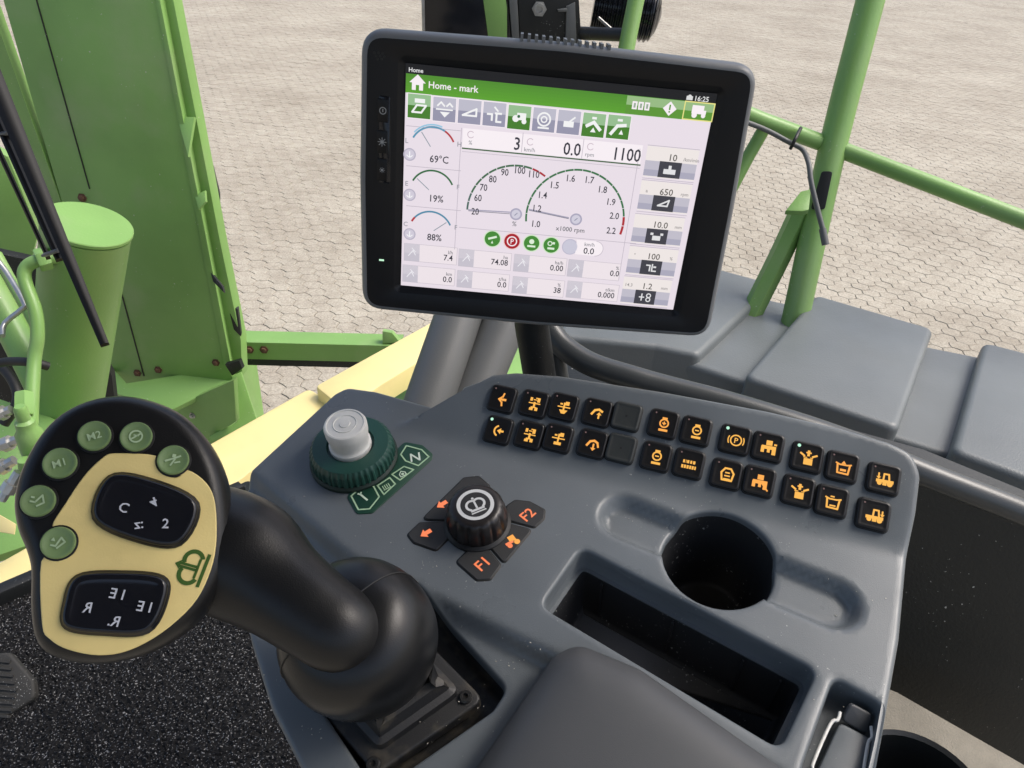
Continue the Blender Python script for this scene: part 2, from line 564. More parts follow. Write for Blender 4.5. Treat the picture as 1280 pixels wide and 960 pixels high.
# ------------------------------------------------------------------ cab floor, mat, pedal
FLZ = 1.98
fl = level(FLZ)
mb = MB(); prism(mb, fl, round_poly(fl.hits([(-260, 850), (310, 598), (700, 800), (600, 1300), (-300, 1300)]), .01, 3), [(0, -.10), (0, -.006)])
tag(mb.build('cab_floor', M['black']), kind='structure')
def build_mat():
    t = thing('floor_mat', 'black speckled carpet mat on the cab floor beside the joystick', 'floor mat', fl.at(150, 860))
    outline = fl.hits([(-120, 800), (0, 741), (296, 612), (480, 800), (480, 1150), (-200, 1150)])
    loop = outline if area2(outline) > 0 else outline[::-1]
    xs = [p.x for p in loop]; ys = [p.y for p in loop]
    def inside(x, y):
        c = False; n = len(loop)
        for i in range(n):
            a, b = loop[i], loop[i-1]
            if (a.y > y) != (b.y > y) and x < (b.x-a.x)*(y-a.y)/(b.y-a.y)+a.x: c = not c
        return c
    mbx = MB(); prism(mbx, fl, loop, [(0, -.004), (0, .006), (.003, .007)])
    mbx.build('mat_edge', M['black'], t)
    s = .0034; nx = int((max(xs)-min(xs))/s); ny = int((max(ys)-min(ys))/s)
    idx = {}; mbx = MB(); rr = random.Random(5)
    for j in range(ny):
        for i in range(nx):
            x, y = min(xs)+i*s, min(ys)+j*s
            if inside(x, y):
                idx[i, j] = len(mbx.v)
                mbx.v.append(fl.w(x+rr.uniform(-.3, .3)*s, y+rr.uniform(-.3, .3)*s, .008+rr.random()**1.6*.005))
    for (i, j), k in idx.items():
        q = [(i+1, j), (i+1, j+1), (i, j+1)]
        if all(z in idx for z in q): mbx.face([k]+[idx[z] for z in q])
    tag(mbx.build('carpet_pile', M['mat'], t, smooth=False), kind='stuff')
build_mat()
pf = Frame(fl.at(-10, 855) + Z*.06, (.15, -.5, .85))
t = thing('foot_pedal', 'ribbed rubber foot pedal standing over the carpet mat', 'pedal', fl.at(0, 860))
lp = round_poly(pf.hits([(-70, 820), (12, 815), (42, 850), (44, 872), (-5, 905), (-80, 930)]), .012, 5)
mb = MB(); prism(mb, pf, lp, fillet(-.018, 0, .005, 3)); mb.build('pedal_plate', M['pedal'], t)
for k in range(9):
    c = pf.hit(-5, 826+k*8.6)
    mb = MB(); L = .052-.004*abs(k-4); y = c.y
    prism(mb, pf, [Vector((c.x-L*1.1, y-.0024)), Vector((c.x+L*.62, y-.0024)), Vector((c.x+L*.62, y+.0024)), Vector((c.x-L*1.1, y+.0024))], [(0, -.001), (.0006, .003)])
    mb.build('rib', M['pedal'], t)
mb = MB(); tube(mb, [pf.at(-20, 860, -.018), fl.at(-60, 870)], .012); mb.build('pedal_arm', M['black'], t)

# ------------------------------------------------------------------ outside, left: green machine parts
def bolt(mb, p, n, r=.014, h=.012):
    lathe(mb, p, n, [(r*1.6, 0), (r*1.6, h*.25), (r, h*.25), (r, h*.9), (r*.8, h)], seg=6)

cw = wall(200, 250, 2.45, yaw=-4)
t = thing('chute_column', 'tall dark green steel column with rusty bolts along its foot', 'machine part', cw.at(220, 460))
slab('front_panel', cw, [(-14, -60), (188, -60), (292, 482), (150, 512), (118, 395)], .035, M['green'], t, edge=.004)
fw = Frame(cw.at(40, 140), (cw.n*.55 + cw.u*-.55 + Z*.75), cw.u)
ed = [cw.at(-36, -60, .002), cw.at(104, 330, .002)]
mb = MB()
off = cw.u*-.13 - cw.n*.03
a = mb.ring([ed[0], ed[1], ed[1]+off*.4-Z*.02, ed[0]+off]); b = mb.ring([p - cw.n*.04 for p in (ed[0], ed[1], ed[1]+off*.4-Z*.02, ed[0]+off)])
mb.bridge(a, b); mb.face(a); mb.face(b[::-1]); mb.build('folded_edge', M['greenlt'], t)
mb = MB(); tube(mb, [cw.at(40, -20, .001), cw.at(112, 236, .001)], .0022, seg=6); mb.build('seam', M['black'], t)
mb = MB(); tube(mb, [cw.at(148, 352, .001), cw.at(180, 470, .001)], .0025, seg=6); mb.build('seam', M['black'], t)
cw2 = Frame(cw.at(220, 149) - cw.n*.03, cw.n)
slab('side_flange', cw2, [(186, -60), (205, -60), (246, 150), (276, 306), (301, 425), (303, 470), (270, 470)], .05, M['green'], t)
slab('flange_lip', cw, [(190, -20), (196, -20), (289, 458), (280, 458)], .012, M['greenlt'], t, h=.006)
cw3 = Frame(cw.o + cw.n*.02, cw.n + Z*.9, cw.u)
slab('flange_tab', Frame(cw.at(233, 160)+cw.n*.012, cw.n+Z*.5), [(221, 146), (243, 146), (235, 196)], .012, M['greenlt'], t)
slab('flange_tab', Frame(cw.at(252, 250)+cw.n*.012, cw.n+Z*.5), [(243, 244), (256, 238), (257, 252), (248, 262)], .012, M['greenlt'], t)
slab('flange_tab', Frame(cw.at(268, 345)+cw.n*.012, cw.n+Z*.4), [(263, 340), (278, 358), (280, 366), (266, 352)], .012, M['black'], t)
slab('base_flange', Frame(cw.at(220, 470)+cw.n*.02, cw.n*.35+Z), [(134, 470), (145, 492), (215, 512), (292, 474), (290, 458), (158, 479), (136, 455)], .02, M['greenlt'], t)
gw = Frame(cw.at(250, 510)+cw.n*.07, cw.n*1.0+Z*-.05+cw.u*-.25)
slab('gusset', gw, [(150, 530), (212, 511), (292, 475), (295, 527), (255, 552), (190, 556)], .02, M['green'], t)
pw = Frame(cw.at(300, 500)+cw.n*.05, cw.n+cw.u*.3+Z*.5)
slab('foot_plate', pw, [(290, 470), (301, 465), (322, 528), (262, 553), (262, 545), (296, 528)], .02, M['greenlt'], t)
slab('notch_cover', Frame(cw.at(292, 460)+cw.n*.045, cw.n), [(281, 456), (299, 451), (303, 461), (290, 470)], .02, M['black'], t)
fp_ = cw.at(220, 470); mb = MB(); mb.box(Vector((fp_.x-.22, fp_.y+.02, GZ)), Vector((.36, 0, 0)), Vector((0, .4, 0)), Vector((0, 0, fp_.z-GZ-.12))); mb.build('pedestal', M['green'], t)
for px, py in ((103, 247), (172, 466), (198, 462), (270, 453)):
    mb = MB(); bolt(mb, cw.at(px, py), cw.n, r=.0095); mb.build('bolt', M['rust'], t)
mb = MB(); bolt(mb, gw.at(241, 519), gw.n, r=.008); mb.build('bolt', M['steel'], t)
mkw = Frame(at(265, 250, 2.75), (0.35, -1, .1))
t = thing('side_marker_lamp', 'small black lamp housing with grey cap behind the green column', 'lamp', mkw.at(265, 300))
slab('lamp_body', mkw, [(252, 212), (266, 208), (275, 245), (275, 305), (268, 306)], .05, M['black'], t, r=.01)
slab('lamp_cap', mkw, [(250, 196), (262, 198), (267, 212), (251, 216)], .05, M['greypipe'], t, r=.008, h=.004)
mb_o = slab('rubber_buffer', Frame(at(294, 400, 2.7), (.2, -1, .1)), [(285, 384), (297, 386), (302, 422), (292, 412)], .04, M['black'], None, r=.004)
tag(mb_o, 'black rubber buffer on the edge of the green column foot', 'buffer')

# cross bar
cb = Frame(at(400, 440, 2.95), (0, -1, .25))
t = thing('cross_bar', 'green steel cross bar over the paving beside the column foot', 'bar', cb.at(400, 450))
p0, p1 = cb.at(296, 436), cb.at(500, 441)
mb = MB(); d = p1-p0; mb.box(p0-Vector((0, 0, .045)), d, Vector((0, .09, 0)), Vector((0, 0, .075))); mb.build('bar', M['greenlt'], t)
mb = MB(); mb.box(p0-Vector((0, -.02, .085)), d, Vector((0, .06, 0)), Vector((0, 0, .038))); mb.build('dark_lower_side', M['black'], t)  # black box under the bar makes its lower side dark
for px in (312, 330):
    mb = MB(); bolt(mb, cb.at(px, 437), (0, -1, 0), .011); mb.build('bolt', M['rust'], t)
slab('stop_tab', Frame(cb.at(486, 425), (0, -1, .2)), [(478, 414), (490, 416), (500, 428), (478, 430)], .03, M['green'], t)

# green post (cylinder)
ctop, cbot = at(109, 279, 1.66), at(80, 540, 1.98)
ax = (ctop-cbot)
t = thing('cylinder_post', 'fat round green steel post with flat sloping cap behind the wiper', 'post', cbot)
fx = Frame(cbot, ax.normalized())
Lc = ax.length; rp = .0885
mb = MB(); lathe(mb, cbot, ax, [(rp*.90, -.05), (rp*1.0, Lc-.016), (rp*1.02, Lc-.012)], seg=48); mb.build('shaft', M['green'], t)
mb = MB(); lathe(mb, cbot, ax, [(rp*1.0, Lc-.0115), (rp*1.035, Lc-.008), (rp*1.035, Lc-.002), (rp*1.015, Lc)], seg=48); mb.build('cap', M['greenlt'], t)

# hydraulic pipes left of the post
def pipe(name, pix, rad, mat, label, cat, group=None, nuts=(), sub=6):
    pts = [at(*p) for p in pix]
    t = thing(name, label, cat, pts[-1], group)
    mb = MB(); tube(mb, pts, rad, seg=14, sub=sub); mb.build('pipe', mat, t)
    for a, b, rr in nuts:
        mb = MB(); A, B = at(*a), at(*b)
        lathe(mb, A, B-A, [(rr*.9, 0), (rr, .003), (rr, (B-A).length-.003), (rr*.9, (B-A).length)], seg=6); mb.build('nut', M['greenlt'], t)
    return t
pipe('hydraulic_pipe', [(70, 322, 1.62), (52, 324, 1.6), (34, 333, 1.6), (31, 350, 1.6), (44, 388, 1.6), (47, 420, 1.6), (43, 450, 1.6), (40, 500, 1.58), (38, 560, 1.56)], .0135, M['greenlt'],
     'bent green hydraulic pipe curving beside the round green post', 'pipe', nuts=[((46, 326, 1.598), (62, 322, 1.61), .024), ((30, 520, 1.55), (30, 492, 1.57), .019)])
pipe('steel_pipe', [(-10, 318, 1.75), (8, 340, 1.75), (30, 378, 1.72), (28, 386, 1.72), (6, 404, 1.72), (3, 420, 1.7)], .006, M['steel'],
     'thin bare steel pipe with two bends at the far left', 'pipe', sub=3)
pipe('black_hose', [(-20, 458, 1.66), (10, 452, 1.64), (40, 453, 1.62), (60, 458, 1.64)], .0095, M['hose'], 'short black rubber hose crossing in front of the green pipe', 'hose')
pipe('black_hose', [(-20, 440, 1.75), (12, 470, 1.72), (22, 500, 1.7), (5, 530, 1.7)], .011, M['hose'], 'curved black hose dropping behind the hydraulic valve', 'hose')
pipe('thick_green_pipe', [(-30, 330, 1.9), (20, 420, 1.88), (60, 500, 1.86)], .036, M['greenlt'], 'thick pale green pipe slanting down behind the bent pipe', 'pipe')
pipe('thin_green_pipe', [(-4, 318, 1.82), (30, 380, 1.8), (62, 440, 1.8)], .012, M['greenlt'], 'slender pale green pipe lying along the thick slanting pipe', 'pipe')
t = thing('hydraulic_valve', 'green hydraulic valve block with threaded stem and steel unions', 'valve', at(40, 580, 1.5))
mb = MB(); lathe(mb, at(41, 556, 1.47), Z, [(.021, -.02), (.024, -.015), (.024, .03), (.018, .04), (.018, .055), (.012, .06), (.012, .085), (.009, .09)], seg=10); mb.build('valve_body', M['greenlt'], t)
mb = MB(); lathe(mb, at(36, 590, 1.46), Z, [(.012, -.03), (.015, -.02), (.012, -.012), (.015, -.004), (.012, .004), (.015, .012), (.012, .03)], seg=14); mb.build('stem', M['greenlt'], t)
for (a, b) in (((-5, 560, 1.5), (26, 548, 1.5)), ((-8, 590, 1.48), (18, 575, 1.48)), ((2, 625, 1.46), (24, 590, 1.46)), ((-5, 520, 1.55), (14, 512, 1.55))):
    mb = MB(); A, B = at(*a), at(*b); Lq = (B-A).length
    lathe(mb, A, B-A, [(.009, 0), (.009, Lq*.3), (.015, Lq*.3), (.015, Lq*.6), (.010, Lq*.6), (.010, Lq)], seg=8); mb.build('union', M['steel'], t)
# plates behind
lw = wall(10, 260, 2.6, yaw=20)
o = slab('side_plate', lw, [(-80, 150), (10, 196), (48, 290), (38, 330), (-80, 330)], .05, M['green'])
tag(o, 'dark green steel plate behind the wiper arm', 'plate')
o = slab('lower_plate', Frame(at(20, 600, 1.75), (.1, -.4, 1)), [(-80, 470), (60, 520), (150, 560), (160, 640), (-80, 720)], .03, M['greenlt'])
tag(o, 'pale green deck plate under the hydraulic valve', 'plate')
o = slab('machine_plate', wall(40, 450, 2.2, yaw=10), [(-80, 300), (60, 330), (140, 470), (150, 560), (-80, 560)], .03, M['black'])  # plain black slab filling the background behind the pipes
tag(o, 'black machine plate behind the hydraulic pipes', 'plate')
o = slab('warning_sticker', Frame(at(6, 652, 1.55), (.2, -.6, .8)), [(-6, 640), (20, 655), (18, 668), (-8, 664)], .002, M['cream'])
tag(o, 'small yellow warning sticker on the pale green deck plate', 'sticker')

# cream beam in two lengths under the windscreen
yb = level(1.93)
t = thing('cream_beam', 'long cream painted beam running behind the joystick', 'beam', yb.at(200, 610))
slab('beam_top', yb, [(-120, 785), (-120, 769), (0, 702), (386, 485), (420, 505), (292, 606), (0, 731)], .09, M['cream'], t, edge=.006, r=.018)
t = thing('cream_beam_end', 'short cream painted beam rising behind the console to the grey tubes', 'beam', yb.at(470, 470))
yb2 = level(1.97)
slab('beam_top', yb2, [(394, 482), (560, 391), (610, 366), (640, 380), (478, 480), (430, 512)], .07, M['cream'], t, edge=.006, r=.018)
gb = level(1.80)
t = thing('green_frame', 'pale green frame plate below the short cream beam', 'frame', gb.at(560, 470))
slab('frame_plate', gb, [(450, 500), (535, 432), (700, 412), (705, 520), (560, 560)], .05, M['greenlt'], t)
slab('frame_rib', Frame(gb.at(520, 460), (.5, -.6, .6)), [(462, 482), (545, 425), (548, 440), (480, 484)], .02, M['green'], t, h=.05)

# windscreen sill
o = slab('windscreen_sill', level(2.02), [(-150, 800), (-150, 790), (0, 727), (298, 600), (306, 607), (0, 741)], .05, M['black'], edge=.006)
tag(o, 'black rubber sill along the front edge of the floor mat', 'sill')

# wiper
t = thing('windscreen_wiper', 'black windscreen wiper crossing in front of the green post', 'wiper', at(130, 430, 1.05))
def bar(name, a, b, wa, wb, th, mat, par, n=None):
    A, B = at(*a), at(*b)
    ax_ = (B-A).normalized(); vw = (EYE-(A+B)/2).normalized(); sdv = ax_.cross(vw).normalized(); up_ = sdv.cross(ax_).normalized()
    mbx = MB()
    r0 = mbx.ring([A-sdv*wa-up_*th, A+sdv*wa-up_*th, A+sdv*wa+up_*th*.4, A+sdv*wa*.4+up_*th, A-sdv*wa*.4+up_*th, A-sdv*wa+up_*th*.4])
    r1 = mbx.ring([B-sdv*wb-up_*th, B+sdv*wb-up_*th, B+sdv*wb+up_*th*.4, B+sdv*wb*.4+up_*th, B-sdv*wb*.4+up_*th, B-sdv*wb+up_*th*.4])
    mbx.bridge(r0, r1); mbx.face(r0[::-1]); mbx.face(r1)
    return mbx.build(name, mat, par)
bar('arm', (-40, 20, 1.08), (131, 431, 1.02), .0135, .0055, .006, M['wiper'], t)
bar('blade_rail', (-30, 90, 1.09), (74, 325, 1.06), .006, .0045, .005, M['wiper'], t)
bar('blade', (-45, 95, 1.10), (60, 322, 1.07), .004, .003, .006, M['wiper'], t)
for a, b in (((-2, 168, 1.085), (14, 166, 1.075)), ((58, 318, 1.06), (76, 312, 1.05))):
    bar('clip', a, b, .003, .003, .009, M['greypipe'], t)

# ------------------------------------------------------------------ outside, right: tank cover, handrail
tz = level(2.44)
t = thing('tank_cover', 'grey moulded plastic cover with raised panels outside the window', 'cover', tz.at(1050, 480))
def raised(pix, hh, r=.02, edge=.012, z=0):
    lp_ = round_poly(tz.hits(pix, z), r, 6)
    mbx = MB(); prism(mbx, tz, lp_, [(-.012, -.30)] + [(-.004, z-.06)] + fillet(z-.04, z, edge, 5)); return mbx
raised([(700, 300), (902, 336), (969, 354), (874, 443), (820, 432), (700, 420)], 0).build('raised_panel', M['tank'], t)
raised([(1020, 367), (1168, 410), (1124, 536), (930, 470)], 0, z=.012).build('raised_panel', M['tank'], t)
raised([(1230, 426), (1400, 470), (1400, 640), (1190, 562)], 0, z=.012).build('raised_panel', M['tank'], t)
raised([(900, 360), (1060, 395), (1000, 500), (850, 450)], 0, z=-.022).build('channel_floor', M['tank'], t)
raised([(1120, 424), (1260, 452), (1240, 585), (1080, 535)], 0, z=-.022).build('channel_floor', M['tank'], t)

D0 = 1.55
t = thing('handrail', 'green tubular handrail standing beyond the grey plastic cover', 'handrail', at(1000, 400, D0))
mb = MB(); tube(mb, [at(1104, -70, D0*.96), at(1088, 0, D0*.97), at(1042, 179, D0), at(1000, 372, D0*1.03), at(985, 440, D0*1.05)], .0275, seg=24, sub=3); mb.build('post', M['greenrail'], t)
mb = MB(); tube(mb, [at(783, 76, 1.43), at(880, 121, 1.48), at(950, 150, 1.515), at(1042, 184, D0*1.01)], .0165, seg=18); mb.build('rail', M['greenrail'], t)
mb = MB(); tube(mb, [at(1048, 186, D0), at(1290, 279, D0*.93), at(1400, 325, D0*.9)], .0165, seg=18); mb.build('rail', M['greenrail'], t)
slab('slot', Frame(at(1034, 235, D0)+(EYE-at(1034, 235, D0)).normalized()*.0255, (EYE-at(1034, 235, D0))+Z*.0), [(1027, 214), (1041, 214), (1031, 262), (1013, 262)], .004, M['hose'], t, r=.006, edge=.001)
mb = MB(); tube(mb, [at(1002, 262, D0*1.02), at(975, 320, D0*1.04), at(935, 400, D0*1.06)], .023, seg=6); mb.build('brace', M['greenrail'], t)
slab('brace_plate', Frame(at(1003, 250, D0)+(EYE-at(1003, 250, D0)).normalized()*.02, Vector((-.2, -.5, .9))), [(982, 263), (1001, 239), (1014, 236), (1011, 262), (1003, 264)], .012, M['greenlt'], t)
mb = MB(); tube(mb, [at(958, 156, 1.52), at(935, 196, 1.54), at(880, 300, 1.58), at(850, 380, 1.60)], .013, seg=12); mb.build('brace', M['greenrail'], t)
t = thing('signal_cable', 'thin grey cable strapped to the green handrail with its end hanging loose', 'cable', at(1031, 306, D0*.95))
mb = MB(); tube(mb, [at(820, 108, 1.44), at(900, 141, 1.47), at(952, 160, 1.50), at(985, 177, 1.51), at(1003, 187, D0*.975), at(1011, 205, D0*.96), at(1014, 228, D0*.955), at(1022, 262, D0*.955), at(1031, 296, D0*.955)], .005, seg=10, sub=5); mb.build('cable', M['cable'], t)
mb = MB(); tube(mb, [at(1028, 286, D0*.954), at(1032, 306, D0*.954)], .007, seg=10); mb.build('cable_end', M['cable'], t)
mb = MB(); pc = at(994, 171, D0*1.03)
A, B = at(1001, 160, 1.515), at(988, 186, 1.50); tube(mb, [A, (A+B)/2+(EYE-A).normalized()*.022, B], .0035, seg=8, sub=4); mb.build('cable_tie', M['hose'], t)

# behind the terminal: lamp housing, sleeve, thin post
bw = wall(640, 20, 1.45, yaw=6)
t = thing('lamp_housing', 'dark glazed lamp housing with bracket and hex bolt above the terminal', 'lamp', bw.at(640, 60))
slab('glass_front', bw, [(528, -30), (633, -30), (640, 60), (530, 60)], .06, M['rocker'], t, r=.01)
slab('frame_edge', bw, [(634, -30), (645, -30), (650, 60), (641, 60)], .06, M['greypipe'], t, h=.004)
slab('rim', bw, [(526, -30), (530, -30), (532, 60), (528, 60)], .06, M['steel'], t, h=.004)
slab('reflector', bw, [(600, -30), (628, -30), (634, 10), (634, 60), (612, 60)], .004, M['green'], t, h=.003)
slab('bracket_plate', bw, [(646, -30), (722, -30), (728, 70), (651, 70)], .06, M['black'], t)
mb = MB(); c = bw.at(674, 11, 0); lathe(mb, c, bw.n, [(.014, 0), (.014, .004)], seg=6); lathe(mb, c, bw.n, [(.0105, .0041), (.010, .008), (.006, .008), (.005, .0045)], seg=16); mb.build('hex_bolt', M['steel'], t)
slab('grey_strap', bw, [(708, 8), (719, 3), (721, 60), (707, 60)], .01, M['greypipe'], t, h=.006)
slab('strap_tab', bw, [(697, 12), (709, 10), (709, 15), (698, 15)], .006, M['greypipe'], t, h=.008)
mb = MB(); tube(mb, [bw.at(690, 40, -.05), at(788, 44, 1.43)], .012, seg=12); mb.build('mounting_arm', M['black'], t)
t = thing('ribbed_sleeve', 'black ribbed rubber sleeve with rounded end behind the thin green post', 'sleeve', at(790, 50, 1.5))
mb = MB()
pts, rad = [], []
for k in range(60):
    f_ = k/59; pts.append(at(742+f_*84, 6+f_*14, 1.55)); rad.append((.050+.0035*(k % 4 in (0, 1)))*(1-max(0, (f_-.8)/.2)**3*.85))
tube(mb, pts, rad, seg=28); mb.build('sleeve', M['rocker'], t)
mb = MB(); tube(mb, [at(748, 22, 1.46), at(776, 47, 1.46)], .0028, seg=8); mb.build('wire', M['steel'], t)
t = thing('thin_green_post', 'slender green post rising behind the top edge of the terminal', 'post', at(784, 60, 1.42))
pt_ = at(795, 0, 1.42); pl_ = at(781, 70, 1.43); mb = MB(); tube(mb, [pt_+(pt_-pl_)*4, pt_, pl_, pl_+(pl_-pt_)*2, Vector((pl_.x, pl_.y+.05, 1.7))], .0155, seg=20); mb.build('post', M['greenrail'], t)

# ------------------------------------------------------------------ inside, right: door panel, ledge, grab rail
RP = [(686, 410, .84), (703, 432, .835), (738, 455, .825), (790, 472, .815), (832, 484, .81), (926, 509, .795), (1050, 549, .775), (1160, 594, .76), (1280, 641, .75), (1400, 695, .74)]
t = thing('grab_rail', 'long black grab rail curving down behind the button panel', 'grab rail', at(1280, 641, .75))
mb = MB(); tube(mb, [at(*p) for p in RP], .0130, seg=24, sub=6); mb.build('rail_tube', M['rail'], t)
mb = MB(); tube(mb, [at(688, 412, .84), at(694, 440, .85), at(700, 480, .86)], .011, seg=16); mb.build('rail_foot', M['rail'], t)
t = thing('door_panel', 'plain black lower door panel under the grab rail', 'panel', at(1220, 900, .8))
q = [at(670, 470, .93), at(760, 488, .90), at(960, 546, .87), at(1160, 603, .83), at(1290, 657, .81), at(1420, 712, .80)]
mb = MB()
a = mb.ring(q); b = mb.ring([p + Vector((.02, -.05, -.18)) for p in q]); c2 = mb.ring([p + Vector((.0, -.09, -.42)) for p in q])
a2 = mb.ring([p + Vector((.02, .06, .0)) for p in q])
mb.bridge(a2, a, False); mb.bridge(a, b, False); mb.bridge(b, c2, False); mb.build('panel_skin', M['panel'], t)
lz = level(2.44)
t = thing('side_ledge', 'rough beige side ledge with a round dark recess beside the console', 'ledge', lz.at(1180, 940))
lo = round_poly(lz.hits([(1060, 840), (1122, 866), (1290, 962), (1420, 1040), (1300, 1200), (1000, 1100)]), .01, 4)
hc = lz.hit(1148, 985); hr = (lz.hit(1222, 975)-hc).length
hole = [Vector((hc.x+hr*math.cos(2*math.pi*k/40), hc.y+hr*.95*math.sin(2*math.pi*k/40))) for k in range(40)]
def sheet_with_holes(fr, outer, holes, step, hfun=None, extra=()):
    """CDT sheet: returns (points2d, faces, outer idx, hole idx lists)."""
    pts = []; edges = []; oi = []
    for p in outer: oi.append(len(pts)); pts.append(p)
    for i in range(len(oi)): edges.append((oi[i], oi[(i+1) % len(oi)]))
    hi_ = []
    for h in holes:
        ix = []
        for p in h: ix.append(len(pts)); pts.append(p)
        for i in range(len(ix)): edges.append((ix[i], ix[(i+1) % len(ix)]))
        hi_.append(ix)
    for ln in extra:
        ix = []
        for p in ln: ix.append(len(pts)); pts.append(p)
        for i in range(len(ix)-1): edges.append((ix[i], ix[i+1]))
    def ins(loop, x, y):
        c = False; n = len(loop)
        for i in range(n):
            a, b = loop[i], loop[i-1]
            if (a.y > y) != (b.y > y) and x < (b.x-a.x)*(y-a.y)/(b.y-a.y)+a.x: c = not c
        return c
    if step:
        x0, x1 = min(p.x for p in outer), max(p.x for p in outer); y0, y1 = min(p.y for p in outer), max(p.y for p in outer)
        big = inset(outer, step*.5); hh = [inset(h, -step*.5) for h in holes]
        for j in range(int((y1-y0)/step)+1):
            for i in range(int((x1-x0)/step)+1):
                x, y = x0+(i+.5*(j % 2))*step, y0+j*step
                if ins(big, x, y) and not any(ins(h, x, y) for h in hh): pts.append(Vector((x, y)))
    v, e, f, ov, oe, of = delaunay_2d_cdt([Vector((p.x, p.y)) for p in pts], edges, [], 0, 1e-7)
    faces = []
    for t_ in f:
        cx = sum(v[k].x for k in t_)/len(t_); cy = sum(v[k].y for k in t_)/len(t_)
        if ins(outer, cx, cy) and not any(ins(h, cx, cy) for h in holes): faces.append(tuple(t_))
    m = {}
    for new, olds in enumerate(ov):
        for q_ in olds: m[q_] = new
    return v, faces, [m[k] for k in oi], [[m[k] for k in ix] for ix in hi_]
v, fcs, oi, hi_ = sheet_with_holes(lz, lo, [hole], 0)
mb = MB(); ids = mb.ring([lz.w(p.x, p.y) for p in v])
for f in fcs: mb.face([ids[k] for k in f])
r2 = mb.ring([lz.w(v[k].x, v[k].y, -.12) for k in oi]); mb.bridge([ids[k] for k in oi], r2)
mb.build('ledge_top', M['beige'], t, angle=50)
mb = MB(); prism(mb, lz, hole, [(0, .0005), (.004, -.003), (.006, -.08)], cap0=False); mb.build('recess', M['black'], t)

# ------------------------------------------------------------------ the armrest console
TX, TY = R(12), R(-5)
cn = Vector((math.sin(TY), -math.sin(TX), 0)); cn.z = math.sqrt(1-cn.length_squared)
rr_ = ray(640, 650)
CD = .492
C = Frame(EYE + rr_*(-CD/rr_.dot(cn)), cn)
BETA = R(27)
k0, k1 = C.hit(556, 548), C.hit(1136, 694)
kd = (k1-k0).normalized(); kn = Vector((-kd.y, kd.x))
if kn.y < 0: kn = -kn
kd3 = C.u*kd.x + C.v*kd.y; kn3 = C.u*kn.x + C.v*kn.y
PN = Frame(C.w(k0.x, k0.y), C.n*math.cos(BETA) - kn3*math.sin(BETA), kd3)
def pan(px, py, h=0):                 # pixel on the button panel -> plan position on the console plane
    p = PN.at(px, py, h) - C.o
    return Vector((p.dot(C.u), p.dot(C.v)))
P0 = C.hit(520, 525); P1 = pan(598, 474)
ld = (P1-P0).normalized(); ln_ = Vector((ld.y, -ld.x))       # to the right of the panel's left edge
if ln_.x < 0: ln_ = -ln_
step_px = [(300, 572), (331, 600), (440, 692), (522, 731), (702, 818), (760, 846), (1000, 975)]
SL = C.hits(step_px)
def sstep(x): x = max(0, min(1, x)); return x*x*(3-2*x)
def side_dist(p, poly):               # distance to a polyline, signed (+ on the lower-left side)
    best = 1e9; sg = 1
    for a, b in zip(poly, poly[1:]):
        d = b-a; t_ = max(0, min(1, (p-a).dot(d)/d.length_squared)); q_ = a+d*t_
        dd = (p-q_).length
        if dd < best:
            best = dd; cr_ = d.x*(p.y-a.y)-d.y*(p.x-a.x); sg = 1 if cr_ < 0 else -1
    return best*sg
g0, g1 = C.hit(781, 645), C.hit(1040, 752)
gd = g1-g0
GW, GD = .0215, .0115
def hgt(p):
    h = 0.0
    d = (p-k0).dot(kn)
    wq = .007
    s_ = 0 if d < -wq else ((d+wq)**2/(4*wq) if d < wq else d)
    s_ *= math.tan(BETA)
    e = (p-P0).dot(ln_)
    s_ *= sstep((e+.0015)/.003)
    h += s_
    t_ = max(0, min(1, (p-g0).dot(gd)/gd.length_squared)); dist = (p-(g0+gd*t_)).length
    h -= GD*sstep((GW-dist)/.009)
    sdv = side_dist(p, SL)
    h -= .013*sstep((sdv+.001)/.012)
    return h

out = [pan(598, 474), pan(616, 465), pan(645, 462), pan(700, 466), pan(830, 486), pan(960, 510), pan(1050, 531), pan(1112, 549), pan(1142, 563), pan(1152, 590),
       pan(1146, 640), C.hit(1134, 700), C.hit(1125, 800), C.hit(1102, 932), C.hit(1060, 1120), C.hit(560, 1200), C.hit(410, 1010), C.hit(372, 955), C.hit(332, 875), C.hit(305, 785),
       C.hit(296, 690), C.hit(295, 612), C.hit(312, 588), C.hit(418, 491), C.hit(434, 483), C.hit(470, 488), C.hit(545, 509)]
rads = [.004, .006, .02, .05, .05, .05, .05, .02, .02, .02, .05, .08, .08, .08, .01, .01, .08, .08, .08, .08, .05, .015, .015, .012, .012, .03, .003]
outl = round_poly(out, rads, 5)
# resample outline to an even spacing
def resample(loop, s):
    o_ = []
    for i in range(len(loop)):
        a, b = loop[i], loop[(i+1) % len(loop)]
        L_ = (b-a).length
        if L_ < 1e-6: continue
        n_ = max(1, int(L_/s))
        for k in range(n_): o_.append(a+(b-a)*(k/n_))
    return o_
def thin(loop, s):
    o_ = [loop[0]]
    for p in loop[1:]:
        if (p-o_[-1]).length > s: o_.append(p)
    if (o_[0]-o_[-1]).length < s: o_.pop()
    return o_
outl = thin(resample(outl, .006), .0012)
FIL = .004
inner = inset(outl, FIL)
pocket = thin(resample(round_poly(C.hits([(727, 684), (676, 757), (976, 936), (1022, 838)]), .009, 7), .006), .0008)
cupc = C.hit(899, 697); cupr = .5*((C.hit(828, 690)-C.hit(970, 697)).length)
cup = [Vector((cupc.x+cupr*math.cos(2*math.pi*k/72), cupc.y+cupr*math.sin(2*math.pi*k/72))) for k in range(72)]
well = thin(resample(round_poly(C.hits([(378, 850), (436, 716), (526, 742), (634, 860), (616, 888), (470, 990)], -.013), .009, 7), .005), .0008)
